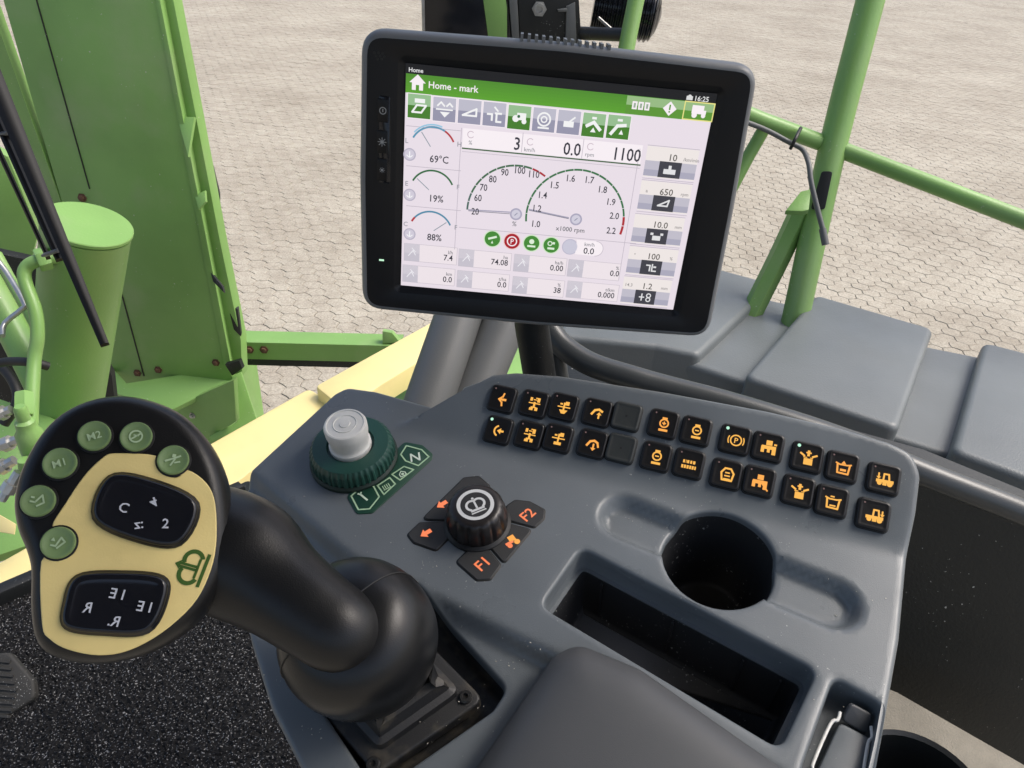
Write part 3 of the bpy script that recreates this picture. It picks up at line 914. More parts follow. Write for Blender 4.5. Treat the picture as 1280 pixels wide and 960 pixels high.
slot = thin(resample(round_poly(C.hits([(1043, 846), (1103, 880), (1080, 1010), (998, 972)]), .007, 7), .005), .0008)
Lk = [P0+ld*(k/12)*(P1-P0).length + ln_*o_ for o_ in (-.0016,) for k in range(13)], [P0+ld*(k/12)*(P1-P0).length + ln_*o_ for o_ in (.0016,) for k in range(13)]
holes = [pocket, cup, well, slot]
hl = [inset(h, -.0025) for h in holes]          # sheet stops short of each opening; a rounded lip follows
ring2 = thin(inset(outl, FIL+.0035), .002); ring2.append(ring2[0])
rings3 = []
for h_ in holes:
    q3 = thin(inset(h_, -.0060), .0012); rings3.append(q3+[q3[0]])
rings3 = rings3[:1]+rings3[1:2]                     # even rows of points round the pocket and the cup
v, fcs, oi, hi_ = sheet_with_holes(C, inner, hl, .0036, extra=[[q_ for q_ in L_[1:-1]] for L_ in Lk]+[ring2]+rings3)
T = thing('armrest_console', 'grey plastic armrest console with a bank of lit black buttons', 'console', C.at(700, 800, -.2))
mb = MB()
hv = [hgt(p) for p in v]
ids = mb.ring([C.w(p.x, p.y, hv[i]) for i, p in enumerate(v)])
for f in fcs: mb.face([ids[k] for k in f])
prev = [ids[k] for k in oi]; base_h = [hgt(p) for p in inner]
for j in range(1, 5):
    a_ = j/4*math.pi/2
    r_ = mb.ring([C.w(p.x, p.y, base_h[i]-FIL*(1-math.cos(a_))) for i, p in enumerate(inset(outl, FIL*(1-math.sin(a_))))])
    mb.bridge(prev, r_); prev = r_
for (o_, dz) in ((-.001, -.03), (.006, -.09), (.02, -.16)):
    lp_ = inset(outl, o_)
    r_ = mb.ring([C.w(p.x, p.y, min(base_h[i], .0)+dz) for i, p in enumerate(lp_)]); mb.bridge(prev, r_); prev = r_
def lip(mbx, hole, ids_, prof):
    """rounded lip then wall down from an opening in the sheet; prof = [(inset, depth)]"""
    hl_ = inset(hole, -.0025); hb = [hgt(p) for p in hl_]
    pv = ids_
    for (d_, z_) in prof:
        r_ = mbx.ring([C.w(p.x, p.y, hb[i]+z_) for i, p in enumerate(inset(hole, d_))]); mbx.bridge(pv, r_); pv = r_
    return pv
LP = [(-.0013, -.0004), (-.0004, -.0013), (0, -.0027)]
ends = []
for h_, ix in zip(holes, hi_):
    ends.append(lip(mb, h_, [ids[k] for k in ix], LP + [(.0003, -.010 if h_ is not cup else -.006)]))
mb.build('shell', M['console'], T, angle=45)

def liner(name, hole, prof, mat, floor=True):
    mbx = MB(); hl_ = inset(hole, -.0025); hb = [hgt(p) for p in hl_]
    hm = sum(hb)/len(hb); pv = None
    for (d_, z_, keep) in prof:
        r_ = mbx.ring([C.w(p.x, p.y, (hb[i] if keep else hm)+z_) for i, p in enumerate(inset(hole, d_))])
        if pv: mbx.bridge(pv, r_)
        pv = r_
    if floor: mbx.face(pv)
    return mbx.build(name, mat, T, angle=50)
liner('pocket_upper_wall', pocket, [(.0003, -.0099, 1), (.0012, -.020, 1), (.0016, -.0207, 1), (.0042, -.021, 1), (.0042, -.0225, 1)], M['console'], floor=False)
liner('storage_pocket', pocket, [(.0040, -.0215, 0), (.0065, -.07, 0), (.0105, -.074, 0)], M['liner'])
for f_ in (.12, .45, .75, .9):                    # upright ribs inside the pocket
    a, b = C.hit(727, 684), C.hit(1022, 838); p = a+(b-a)*f_
    c_, d_ = C.hit(676, 757), C.hit(976, 936); q_ = c_+(d_-c_)*f_; dirn = (q_-p).normalized()
    mbx = MB(); p = p+dirn*.0062; al = (b-a).normalized()
    mbx.box(C.w(p.x, p.y, -.070), (C.u*al.x+C.v*al.y)*.0016, (C.u*dirn.x+C.v*dirn.y)*.0015, C.n*.047); mbx.build('pocket_rib', M['liner'], T)
liner('cup_holder', cup, [(.0003, -.0059, 1), (.0012, -.010, 1), (.0025, -.030, 0), (.006, -.085, 0), (.011, -.089, 0)], M['liner'])
liner('joystick_well', well, [(.0003, -.0099, 1), (.003, -.020, 1), (.006, -.0215, 1)], M['plate'])
liner('tray_slot', slot, [(.0003, -.0099, 1), (.001, -.022, 1), (.002, -.024, 1)], M['console'])
# tray insert: clip with its wire rim and a folding flap
TF = Frame(C.w(0, 0, -.0125), C.n, C.u)
mb = MB(); lp_ = round_poly(TF.hits([(1050, 902), (1093, 925), (1074, 1010), (1012, 985)]), .004, 4)
prism(mb, TF, lp_, fillet(-.010, .0, .0015, 3)); mb.build('tray_floor', M['console'], T)
mb = MB(); tube(mb, [TF.at(1050, 890, .003), TF.at(1047, 900, .003), TF.at(1038, 905, .003), TF.at(1018, 950, .003), TF.at(1016, 962, .003), TF.at(1024, 985, .003)], .0011, seg=10, sub=4); mb.build('wire_rim', M['knobw'], T)
mb = MB(); tube(mb, [TF.at(1089, 908, .003), TF.at(1090, 922, .003), TF.at(1085, 930, .003), TF.at(1078, 975, .003)], .0011, seg=10, sub=4); mb.build('wire_rim', M['knobw'], T)
FLP = Frame(TF.at(1075, 895, .004), C.n*.75-C.v*.65, C.u)
mb = MB(); lp_ = round_poly(FLP.hits([(1064, 879), (1092, 894), (1084, 919), (1053, 901)]), .003, 5)
prism(mb, FLP, lp_, fillet(-.003, 0, .0012, 3)); mb.build('hinge_flap', M['pad'], T)
# armrest pad
pdl = round_poly(C.hits([(722, 806), (800, 838), (1010, 985), (1010, 1200), (480, 1200), (585, 975), (690, 822)], .004), [.02, .03, .02, .02, .02, .05, .016], 8)
pdl = thin(resample(pdl, .008), .0015)
def edge_dist(p, loop):
    b_ = 1e9
    for i_ in range(len(loop)):
        a_, c_ = loop[i_-1], loop[i_]; d_ = c_-a_
        t_ = max(0, min(1, (p-a_).dot(d_)/max(1e-12, d_.length_squared))); b_ = min(b_, (p-(a_+d_*t_)).length)
    return b_
mb = MB(); pi_ = inset(pdl, .003)
pv_, pf_, po_, _ = sheet_with_holes(C, pi_, [], .006)
ids = mb.ring([C.w(p.x, p.y, .010 + .011*(1-math.exp(-edge_dist(p, pi_)/.009))) for p in pv_])
for f in pf_: mb.face([ids[k] for k in f])
prev = [ids[k] for k in po_]
for d_, h_ in ((.0015, .0085), (.0004, .0055), (0, .002), (0, -.012), (.003, -.03)):
    r_ = mb.ring([C.w(p.x, p.y, h_) for p in inset(pdl, d_)]); mb.bridge(prev, r_); prev = r_
o = mb.build('armrest_pad', M['pad'], T, angle=60)
mb = MB(); tube(mb, [C.w(p.x, p.y, -.0005) for p in pdl]+[C.w(pdl[0].x, pdl[0].y, -.0005)], .0009, seg=6, cap=False); mb.build('seam_piping', M['hose'], o)

# ---- push buttons on the sloping panel
ICON = {}
def icon(pr, name, c):
    if name == 'fold':      # arrow with wings
        pr.poly([(-.55, 0), (-.1, .4), (-.1, -.4)], c); pr.rect(-.1, -.14, .5, .14, c); pr.line([(.1, .75), (0, .3)], .2, c); pr.line([(.1, -.75), (0, -.3)], .2, c)
    elif name == 'unfold':
        pr.arc(.15, 0, .62, 110, 250, .2, c, 10); pr.poly([(-.15, 0), (.3, .36), (.3, -.36)], c); pr.rect(.25, -.12, .65, .12, c)
    elif name in ('head_a', 'head_b'):
        pr.rect(-.6, .38, -.3, .8, c); pr.rect(-.2, .5, .2, .62, c); pr.rect(.25, .3, .6, .8, c); pr.rect(.05, .72, .6, .84, c); pr.line([(-.65, .12), (.65, .12)], .13, c)
        pr.rect(-.12, -.3, .12, .3, c); pr.rect(-.5, -.75, -.05, -.45, c); pr.rect(.15, -.75, .5, -.35, c); pr.rect(-.35, -.45, .3, -.3, c)
    elif name in ('head_c', 'head_d'):
        pr.line([(-.7, .05), (.7, .05)], .14, c); pr.rect(-.1, -.5, .1, .6, c); pr.rect(.1, .3, .55, .75, c); pr.rect(-.5, .3, -.2, .5, c)
        pr.rect(-.42, -.72, .42, -.38, c) if name == 'head_d' else pr.poly([(-.5, -.3), (.5, -.3), (.2, -.75), (-.2, -.75)], c)
    elif name in ('spout_up', 'spout_down'):
        pr.line([(-.65, -.2), (-.35, .3), (.1, .45), (.5, .25)], .26, c)
        if name == 'spout_up': pr.poly([(-.1, -.2), (.5, -.2), (.2, .15)], c); pr.rect(.1, -.65, .3, -.2, c)
        else: pr.poly([(-.2, -.4), (.4, -.4), (.1, -.75)], c); pr.rect(0, -.4, .2, .1, c); pr.line([(.5, .25), (.65, -.2)], .22, c)
    elif name in ('wheel_plus', 'wheel_minus', 'wheel_dot'):
        pr.arc(0, .12, .46, 0, 360, .17, c, 16); pr.rect(-.28, .6, .28, .82, c); pr.rect(-.5, -.82, .5, -.55, c)
        pr.rect(-.22, .05, .22, .19, c)
        if name == 'wheel_plus': pr.rect(-.07, -.1, .07, .34, c)
    elif name == 'words':
        x = -.75
        for wd in (.25, .08, .3, .25, .3): pr.rect(x, .1, x+wd*.8, .45, c); x += wd+.05
        x = -.85
        for wd in (.28, .28, .28, .25, .28, .2): pr.rect(x, -.5, x+wd*.78, -.12, c); x += wd+.01
    elif name == 'park':
        pr.arc(0, 0, .58, 0, 360, .15, c, 18); pr.text('P', 0, 0, .85, c); pr.arc(0, 0, .85, 150, 210, .12, c, 6); pr.arc(0, 0, .85, -30, 30, .12, c, 6)
    elif name == 'hex':
        pr.line([(-.3, .7), (.3, .7), (.65, .2), (.5, -.6), (-.5, -.6), (-.65, .2)], .2, c, True); pr.rect(-.25, .15, .25, .3, c); pr.rect(-.3, -.2, .3, -.05, c); pr.rect(-.35, -.62, .35, -.4, c)
    elif name in ('tractor', 'tractor_road'):
        pr.rect(-.32, .25, .32, .8, c); pr.rect(-.75, -.2, .75, .2, c); pr.rect(-.8, -.6, -.45, .1, c); pr.rect(.35, -.75, .75, -.1, c); pr.rect(-.15, -.55, .15, -.2, c)
        if name == 'tractor_road': pr.line([(.3, -.2), (.85, -.8)], .16, c)
        else: pr.rect(.5, .3, .8, .5, c)
    elif name in ('box_a', 'box_b'):
        pr.rect(-.42, -.75, .48, -.05, c); pr.line([(-.8, .45), (-.4, .2)], .2, c); pr.line([(.85, .4), (.45, .2)], .2, c); pr.rect(-.12, .2, .14, .85, c); pr.rect(-.25, .5, .3, .66, c); pr.rect(-.5, 0, -.1, .1, c); pr.rect(.2, 0, .5, .1, c)
    elif name in ('tank_a', 'tank_b'):
        pr.line([(-.6, .3), (-.55, -.6), (.5, -.65), (.62, .25)], .19, c); pr.line([(-.75, .45), (-.35, .3)], .16, c); pr.line([(.75, .4), (.35, .3)], .16, c); pr.line([(-.35, .3), (.35, .3)], .16, c)
        if name == 'tank_a': pr.poly([(-.25, .4), (.25, .4), (0, .75)], c); pr.rect(-.3, -.4, .3, -.15, c)
        else: pr.rect(-.3, -.45, .3, -.3, c); pr.rect(-.3, .5, .1, .65, c)
    elif name in ('truck_a', 'truck_b'):
        pr.rect(-.85, -.35, .85, -.02, c); pr.line([(-.15, 0), (-.1, .6), (.35, .6), (.42, 0)], .18, c); pr.disc(-.5, -.42, .24, c, 10); pr.disc(.5, -.42, .28, c, 10); pr.rect(-.2, -.62, .2, -.3, c)
        pr.line([(-.62, .6), (-.62, .1)], .16, c) if name == 'truck_a' else pr.line([(.72, .55), (.72, .1)], .16, c)
        pr.poly([(-.85, .25), (-.4, .25), (-.62, -.02)], c) if name == 'truck_a' else pr.poly([(.5, .25), (.95, .25), (.72, -.02)], c)
AMB = (1.0, .50, .09); AMB2 = (1.0, .42, .08)
BT = [(627, 498, 'fold', 0), (667, 504, 'head_a', 0), (704, 508, 'head_c', 0), (746, 515, 'spout_up', 0), (783, 520, None, 0), (829, 529, 'wheel_plus', 0), (870, 538, 'wheel_minus', 0),
      (919, 549, 'park', 1), (960, 558, 'tractor', 0), (1009, 571, 'box_a', 1), (1053, 583, 'tank_a', 0), (1105, 598, 'truck_a', 0),
      (622, 537, 'unfold', 1), (661, 543, 'head_b', 0), (697, 547, 'head_d', 0), (740, 554, 'spout_down', 0), (776, 560, None, 0), (820, 570, 'wheel_dot', 0), (861, 579, 'words', 0),
      (908, 592, 'hex', 0), (949, 601, 'tractor_road', 0), (998, 613, 'box_b', 0), (1040, 626, 'tank_b', 0), (1092, 643, 'truck_b', 0)]
BS = .0228
for i, (px, py, ic, led) in enumerate(BT):
    c = PN.hit(px, py, .0035)
    h2 = BS/2
    sq = [Vector((c.x-h2, c.y-h2)), Vector((c.x+h2, c.y-h2)), Vector((c.x+h2, c.y+h2)), Vector((c.x-h2, c.y+h2))]
    lp_ = round_poly(sq, .0042, 6)
    mb = MB(); prism(mb, PN, inset(lp_, -.0007), [(0, -.003), (0, .0006), (.0006, .0009)]); seat = None
    b_ = MB(); prism(b_, PN, lp_, [(0, .0), (0, .0022), (.0004, .0031), (.0011, .0036), (.0020, .0037), (.0030, .0034), (.0038, .00335)], fan=0.0)
    o = b_.build('push_button', M['button'] if ic else M['blank'], T, angle=60)
    mb.build('button_seat', M['seat_black'], o)
    if ic:
        tag(o, None)
        pr = Print(PN); pr.h = .0034; pr.place(c.x+.0008, c.y-.0008, .0072, R(2))
        icon(pr, ic, AMB if (i*7) % 5 else AMB2); pr.build('symbol', M['glow'], o)
        pr = Print(PN); pr.h = .0041; pr.place(c.x, c.y)
        lx, ly = -.0072, .0076
        pr.disc(lx, ly, .0013 if led else .0007, (.55, 1.0, .75) if led else (.16, .10, .10), 12)
        pr.build('indicator_lamp', M['glow'], o)
    else:
        pr = Print(PN); pr.h = .0034; pr.place(c.x, c.y); pr.disc(0, 0, .0009, (.004, .004, .004), 10); pr.build('dimple', M['print'], o)

# ---- selector dial with grey knob and green legend
sc_ = C.hit(443, 573)
so_ = C.w(sc_.x, sc_.y)
sr_ = .0345
mb = MB(); lathe(mb, so_, C.n, [(sr_*1.06, 0), (sr_*1.06, .003), (sr_*1.01, .005)], seg=64); mb.build('selector_base', M['ringbase'], T)
NR = 44
def ridges(a, i): return 1+.018*(1 if (a*NR/(2*math.pi)) % 1 < .5 else -1) if i in (0, 1, 2) else 1
mb = MB(); lathe(mb, so_, C.n, [(sr_, .0042), (sr_*.985, .013), (sr_*.965, .0155), (sr_*.90, .0185), (sr_*.86, .0187), (sr_*.57, .0187), (sr_*.55, .016)], seg=NR*4, ridge=ridges); mb.build('selector_ring', M['ring'], T, angle=30)
kr = .0172
mb = MB(); lathe(mb, so_, C.n, [(kr*1.0, .0155), (kr*1.0, .0205), (kr*.93, .0215), (kr*.90, .0235), (kr*.95, .029), (kr*1.0, .034), (kr*1.01, .041), (kr*.96, .0428), (kr*.88, .0432), (kr*.84, .0426), (kr*.56, .0428), (kr*.54, .0434), (kr*.5, .0428), (kr*.26, .0430), (kr*.24, .0436), (kr*.1, .0437)], seg=56)
mb.build('selector_knob', M['knobw'], T)
LG = C
lp_ = round_poly(C.hits([(434, 622), (446, 604), (480, 578), (506, 553), (528, 557), (541, 568), (540, 575), (466, 642), (446, 643)]), .004, 4)
mb = MB(); prism(mb, C, lp_, [(0, -.001), (0, .0006), (.0004, .0009)]); lg = mb.build('legend_plate', M['legend'], T)
pr = Print(C); pr.h = .0012; GL = (.42, .62, .40)
def outline(pix, wd=.0012):
    q_ = C.hits(pix, .0012); pr.place(); pr.line([(p.x, p.y) for p in q_], wd, GL, True)
outline([(439, 620), (450, 610), (466, 606), (474, 621), (462, 636), (448, 637)])
outline([(472, 607), (487, 597), (494, 605), (480, 618)])
outline([(490, 593), (505, 583), (517, 587), (500, 600)])
outline([(501, 568), (508, 557), (527, 562), (536, 571), (523, 582), (507, 576)])
def at2(px, py): q_ = C.hit(px, py, .0012); return q_.x, q_.y
x, y = at2(519, 571); pr.place(x, y, .0105, R(14)); pr.text('N', 0, 0, 1.2, (.7, .8, .7))
x, y = at2(455, 621); pr.place(x, y, .005, R(25)); pr.line([(-.4, .7), (.3, -.8)], .32, (.6, .75, .6)); pr.line([(-.75, .95), (-.4, .7), (-.2, 1.05)], .25, (.6, .75, .6))
x, y = at2(483, 608); pr.place(x, y, .0038, R(35))
for k in range(4): pr.rect(-.8+k*.45, -.6, -.6+k*.45, .6, GL)
pr.rect(-.9, -.75, .9, -.6, GL)
x, y = at2(503, 592); pr.place(x, y, .0042, R(35)); pr.line([(-.6, -.6), (-.6, .1), (0, .7), (.6, .1), (.6, -.6)], .2, (.6, .75, .6), True); pr.disc(0, -.1, .3, (.6, .75, .6), 10)
pr.build('legend_print', M['print'], lg)

# ---- encoder knob with function keys
def key(pix, name='function_key'):
    lp_ = round_poly(C.hits(pix, .001), .0028, 4)
    mbx = MB(); prism(mbx, C, inset(lp_, -.0008), [(0, -.002), (0, .0003), (.0003, .0005)])
    b2 = MB(); prism(b2, C, lp_, [(0.0002, 0), (.0002, .0008), (.0006, .0012)])
    o_ = b2.build(name, M['key'], T); mbx.build('key_gap', M['seat_black'], o_); return o_
KA = key([(527, 649), (580, 597), (598, 595), (612, 607), (600, 640), (560, 650)])
KB = key([(525, 653), (558, 653), (563, 670), (545, 688), (517, 678), (509, 668)])
KC = key([(570, 702), (588, 685), (609, 685), (626, 706), (613, 724), (596, 725)])
KD = key([(612, 683), (632, 657), (638, 655), (665, 662), (630, 704)])
KE = key([(630, 645), (634, 632), (644, 625), (662, 627), (681, 637), (680, 648), (668, 659), (638, 651)])
def keyprint(o_, px, py, fn, size, rot):
    pr_ = Print(C); pr_.h = .0015; q_ = C.hit(px, py, .0015); pr_.place(q_.x, q_.y, size, R(rot)); fn(pr_); pr_.build('symbol', M['glow'], o_)
RED = (1.0, .25, .10)
arrow = lambda p_: (p_.poly([(-1, 0), (-.1, .8), (-.1, -.8)], RED), p_.rect(-.1, -.35, .8, .35, RED))
keyprint(KA, 553, 630, arrow, .0052, 40)
keyprint(KB, 533, 666, arrow, .0052, 38)
keyprint(KC, 603, 704, lambda p_: p_.text('F1', 0, 0, 1.3, RED), .0095, 48)
keyprint(KE, 659, 643, lambda p_: p_.text('F2', 0, 0, 1.3, RED), .0095, 48)
keyprint(KD, 640, 676, lambda p_: (p_.rect(-.3, -.1, .6, .8, AMB2), p_.rect(-1, -.3, .1, .1, RED), p_.disc(-.6, -.5, .35, RED, 10), p_.disc(.5, -.45, .4, AMB2, 10)), .0058, 35)
ec = C.hit(597, 655); eo = C.w(ec.x, ec.y)
er = .0235
mb = MB(); lathe(mb, eo, C.n, [(er*1.10, 0), (er*1.10, .002), (er*1.0, .004)], seg=48); mb.build('encoder_base', M['seat_black'], T)
NF = 14
def flutes(a, i):
    return 1-.075*max(0, math.cos(a*NF))**2*(1 if i in (1, 2, 3) else .25) if i < 5 else 1
mb = MB(); lathe(mb, eo, C.n, [(er*.98, .0035), (er, .006), (er*.985, .013), (er*.95, .018), (er*.88, .0225), (er*.78, .0245), (er*.66, .0250)], seg=NF*10, ridge=flutes); ek = mb.build('encoder_knob', M['enc'], T, angle=50)
pr = Print(Frame(C.w(ec.x, ec.y, .0252), C.n, C.u)); WH = (.62, .63, .62); DK = (.02, .02, .02)
er2 = er*.60
pr.disc(0, 0, er2, WH, 40); pr.h = .0001; pr.disc(0, 0, er2*.80, DK, 36); pr.h = .0002
pr.place(0, 0, er2*.55, R(28))
pr.rect(-.7, -.75, .7, -.5, WH); pr.rect(-.75, -1.0, .75, -.85, WH)
pr.arc(-.35, .0, .55, 40, 250, .24, WH, 12); pr.arc(.35, .0, .55, -70, 140, .24, WH, 12); pr.line([(0, -.4), (0, .5)], .2, WH); pr.disc(0, .75, .14, WH, 8)
pr.build('emblem', M['print'], ek)

# ------------------------------------------------------------------ joystick
JD = .425
jo = at(150, 665, JD)
vj = (EYE-jo).normalized()
J = Frame(jo, vj + Z*.16 + Vector((-.16, 0, 0)), Vector((1, .0, -.12)))
JT = thing('joystick', 'black control joystick with yellow faceplate and green buttons', 'joystick', C.at(450, 850, -.02))
hp = [(142, 491), (94, 502), (56, 529), (27, 574), (14, 619), (18, 656), (29, 684), (35, 710), (35, 761), (41, 797), (58, 816), (88, 825), (132, 825), (187, 810), (238, 777), (270, 735), (285, 690), (286, 642), (278, 592), (259, 551), (227, 517), (187, 498)]
hl_ = smooth_loop(J.hits(hp), 4)
mb = MB()
prism(mb, J, hl_, [(.016, -.052), (.008, -.048), (.001, -.036), (-.002, -.022), (-.001, -.010), (.0015, -.004), (.005, -.0008), (.009, 0)])
mb.build('grip_head', M['joy'], JT, angle=60)
yp = [(144, 567), (195, 570), (199, 585), (208, 595), (222, 597), (235, 588), (258, 604), (269, 630), (270, 682), (260, 722), (240, 757), (202, 791), (161, 813), (124, 819), (86, 812), (63, 799), (53, 780), (52, 702), (72, 701), (92, 692), (97, 676), (88, 661), (66, 658), (82, 630), (105, 596), (127, 574)]
ylp = smooth_loop(J.hits(yp), 4)
mb = MB(); prism(mb, J, ylp, [(0, -.001), (0, .0007), (.0005, .0011)]); mb.build('faceplate', M['yellow'], JT)
LT = (.42, .55, .33)
def jbtn(px, py, fn):
    c_ = J.hit(px, py); o3 = J.w(c_.x, c_.y)
    r_ = .0086
    mbx = MB(); lathe(mbx, o3, J.n, [(r_*1.12, 0), (r_*1.12, .0012), (r_*1.03, .0014)], seg=32)
    b2 = MB(); lathe(b2, o3, J.n, [(r_, .0008), (r_, .0026), (r_*.95, .0033), (r_*.86, .0034), (r_*.78, .0028), (r_*.3, .0026)], seg=32)
    o_ = b2.build('grip_button', M['jbtn'], JT, angle=50); mbx.build('button_rim', M['seat_black'], o_)
    pr_ = Print(J); pr_.h = .0032; pr_.place(c_.x, c_.y, r_*.55, R(0)); fn(pr_); pr_.build('symbol', M['print'], o_)
jbtn(119, 546, lambda p_: (p_.place(*p_.t[:3], R(32)), p_.text('M2', 0, 0, 1.25, LT)))
jbtn(76, 580, lambda p_: (p_.place(*p_.t[:3], R(32)), p_.text('M1', 0, 0, 1.25, LT)))
jbtn(171, 547, lambda p_: (p_.arc(0, 0, .7, 0, 360, .2, LT, 16), p_.line([(-.4, -.4), (.4, .4)], .2, LT), p_.rect(-.3, .05, .3, .2, LT)))
jbtn(217, 576, lambda p_: (p_.line([(-.8, -.3), (.1, .2), (.7, .6)], .22, LT), p_.line([(-.1, -.7), (.2, .1)], .2, LT), p_.line([(.3, -.3), (.8, -.1)], .2, LT), p_.rect(-.2, .3, .2, .7, LT)))
jbtn(49, 627, lambda p_: (p_.line([(-.7, -.2), (-.2, -.2), (.3, .7), (.7, -.1), (.1, -.6)], .2, LT), p_.rect(-.8, .2, -.4, .4, LT)))
jbtn(74, 679, lambda p_: (p_.line([(-.6, -.4), (-.1, -.4), (.2, .6), (.7, .2), (.1, -.6)], .2, LT), p_.poly([(-.8, .1), (-.3, .1), (-.55, .5)], LT)))
def rocker(pix, prints):
    lp_ = smooth_loop(J.hits(pix), 6)
    b2 = MB(); prism(b2, J, lp_, [(-.0012, .0008), (-.0012, .0022), (-.0002, .0028), (.0002, .0036), (.0010, .0050), (.0024, .0056), (.0042, .0050), (.007, .0044)], fan=-.0004)
    o_ = b2.build('thumb_rocker', M['rocker'], JT, angle=60)
    pr_ = Print(J); pr_.h = .0054
    for (px, py, s_, rot, sx) in prints:
        c_ = J.hit(px, py, .0052); pr_.place(c_.x, c_.y, .0075, R(rot), sx)
        pr_.text(s_, 0, 0, 1.0, (.55, .57, .62))
    pr_.build('symbol', M['print'], o_)
rocker([(138, 597), (190, 601), (247, 630), (226, 680), (172, 676), (119, 648)], [(155, 634, 'C', -8, 1), (192, 628, '4', -150, -1), (207, 654, '2', 10, 1), (174, 659, 'z:', 200, -1)])
rocker([(98, 721), (152, 716), (204, 722), (209, 748), (186, 789), (130, 792), (84, 784), (82, 755)], [(110, 759, 'R', 5, -1), (147, 742, 'I E', 0, -1), (181, 758, 'I E', 0, -1), (143, 776, 'R.', 0, -1)])
pr = Print(J); pr.h = .0014; c_ = J.hit(238, 709); pr.place(c_.x, c_.y, .0088, R(84)); CG = (.045, .115, .012)
pr.rect(-1.05, -.95, 1.05, -.74, CG)
pr.arc(-.45, -.05, .55, 60, 250, .26, CG, 14); pr.arc(.45, -.05, .55, -70, 120, .26, CG, 14); pr.line([(-.1, -.45), (-.1, .55)], .16, CG); pr.line([(.1, -.45), (.1, .55)], .16, CG); pr.poly([(-.3, .6), (.3, .6), (0, .95)], CG); pr.line([(-.55, -.45), (.55, -.45)], .16, CG)
pr.build('crown_emblem', M['print'], JT)
# neck
mb = MB(); tube(mb, [at(205, 655, .478), at(262, 674, .476), at(308, 702, .472), at(352, 736, .464), at(398, 770, .456), at(432, 792, .456), at(455, 803, .472)], [.024, .0345, .0375, .0300, .0262, .0240, .015], seg=40, sub=6); mb.build('neck', M['joy'], JT, angle=60)
# boot dome on its base plate
dc = at(449, 797, .487)
dax = (C.n*1.0 + Vector((-.25, -.35, .2))).normalized()
mb = MB(); prof = []
rd = .049
for k in range(15):
    a = -70 + 150*k/14
    ca, sa = math.cos(R(a)), math.sin(R(a))
    prof.append((rd*(abs(ca)**.72), rd*.86*(abs(sa)**.8)*(1 if sa > 0 else -1)))
lathe(mb, dc, dax, prof, seg=64); o = mb.build('boot_dome', M['dome'], JT, angle=60)
fd = Frame(dc, dax)
for ang in (50, 215):                                    # mould seams
    pts = []
    for k in range(3, 15):
        r_, h_ = prof[k]; pts.append(fd.w((r_+.0001)*math.cos(R(ang)), (r_+.0001)*math.sin(R(ang)), h_+.0001))
    mb = MB(); tube(mb, pts, .0006, seg=6); mb.build('mould_seam', M['hose'], o)
BP = Frame(C.w(0, 0, -.022), C.n, C.u)
bpx = [(380, 864), (470, 968), (606, 874), (508, 775)]
lp_ = round_poly(BP.hits(bpx, .006), .007, 5)
mb = MB(); prism(mb, BP, lp_, fillet(-.004, .006, .002, 3)); bpo = mb.build('base_plate', M['plate'], JT)
lp2 = round_poly(BP.hits([(402, 862), (474, 940), (578, 866), (505, 790)], .007), .007, 5)
mb = MB(); prism(mb, BP, lp2, [(0, .0055), (.001, .011), (.005, .013), (.008, .020), (.013, .022), (.016, .034)]); mb.build('bellows', M['plate'], JT)
for px, py in ((582, 872), (386, 866), (467, 956)):
    c_ = BP.at(px, py, .0062); mb = MB(); lathe(mb, c_, C.n, [(.0045, 0), (.0045, .0018), (.0036, .0028), (.002, .0028), (.0017, .001)], seg=18); mb.build('screw', M['screwblk'], bpo)

# ------------------------------------------------------------------ terminal
sn = cam_to_world((-.015, -.465, .885)); su = cam_to_world((.996, -.087, -.028))
S = Frame(EYE + cam_to_world((.0312, .1582, -.6447)), sn, su)
TW, THT = .246, .1845
TT = thing('display_terminal', 'black touchscreen terminal showing a green and white dashboard page', 'terminal', S.at(670, 430, -.03))
FH = .003
oc = S.hits([(451, 36), (951, 84), (887, 424), (452, 387)], FH)
oo = [oc[0], (oc[0]+oc[1])/2+Vector((0, .0028)), oc[1], (oc[1]+oc[2])/2+Vector((.0012, 0)), oc[2], (oc[2]+oc[3])/2+Vector((0, -.0025)), oc[3], (oc[3]+oc[0])/2+Vector((-.0018, 0))]
ol = round_poly(oo, [.019, .2, .019, .2, .019, .2, .019, .2], 8)
scr = [Vector((-TW/2, THT/2)), Vector((0, THT/2)), Vector((TW/2, THT/2)), Vector((TW/2, 0)), Vector((TW/2, -THT/2)), Vector((0, -THT/2)), Vector((-TW/2, -THT/2)), Vector((-TW/2, 0))]
sl_ = round_poly(scr, [.0015, .05, .0015, .05, .0015, .05, .0015, .05], 8)
def loopring(mbx, lp, h): return mbx.ring([S.w(p.x, p.y, h) for p in lp])
mb = MB()
a = loopring(mb, inset(ol, .0052), FH); b = loopring(mb, inset(sl_, -.006), FH); c = loopring(mb, inset(sl_, -.005), FH-.0006); d = loopring(mb, inset(sl_, .0), -.0006)
o1 = loopring(mb, inset(ol, .0050), FH-.002)
mb.bridge(o1, a); mb.bridge(a, b); mb.bridge(b, c); mb.bridge(c, d)
mb.build('bezel', M['bezel'], TT, angle=50)
mb = MB()
prism(mb, S, ol, [(.012, -.040), (.004, -.037), (.0005, -.030), (-.0008, -.012), (-.0004, FH-.0075), (.0006, FH-.0040), (.0022, FH-.0016), (.0040, FH-.0004), (.0051, FH-.0002)], cap1=False); mb.build('housing', M['house'], TT, angle=50)
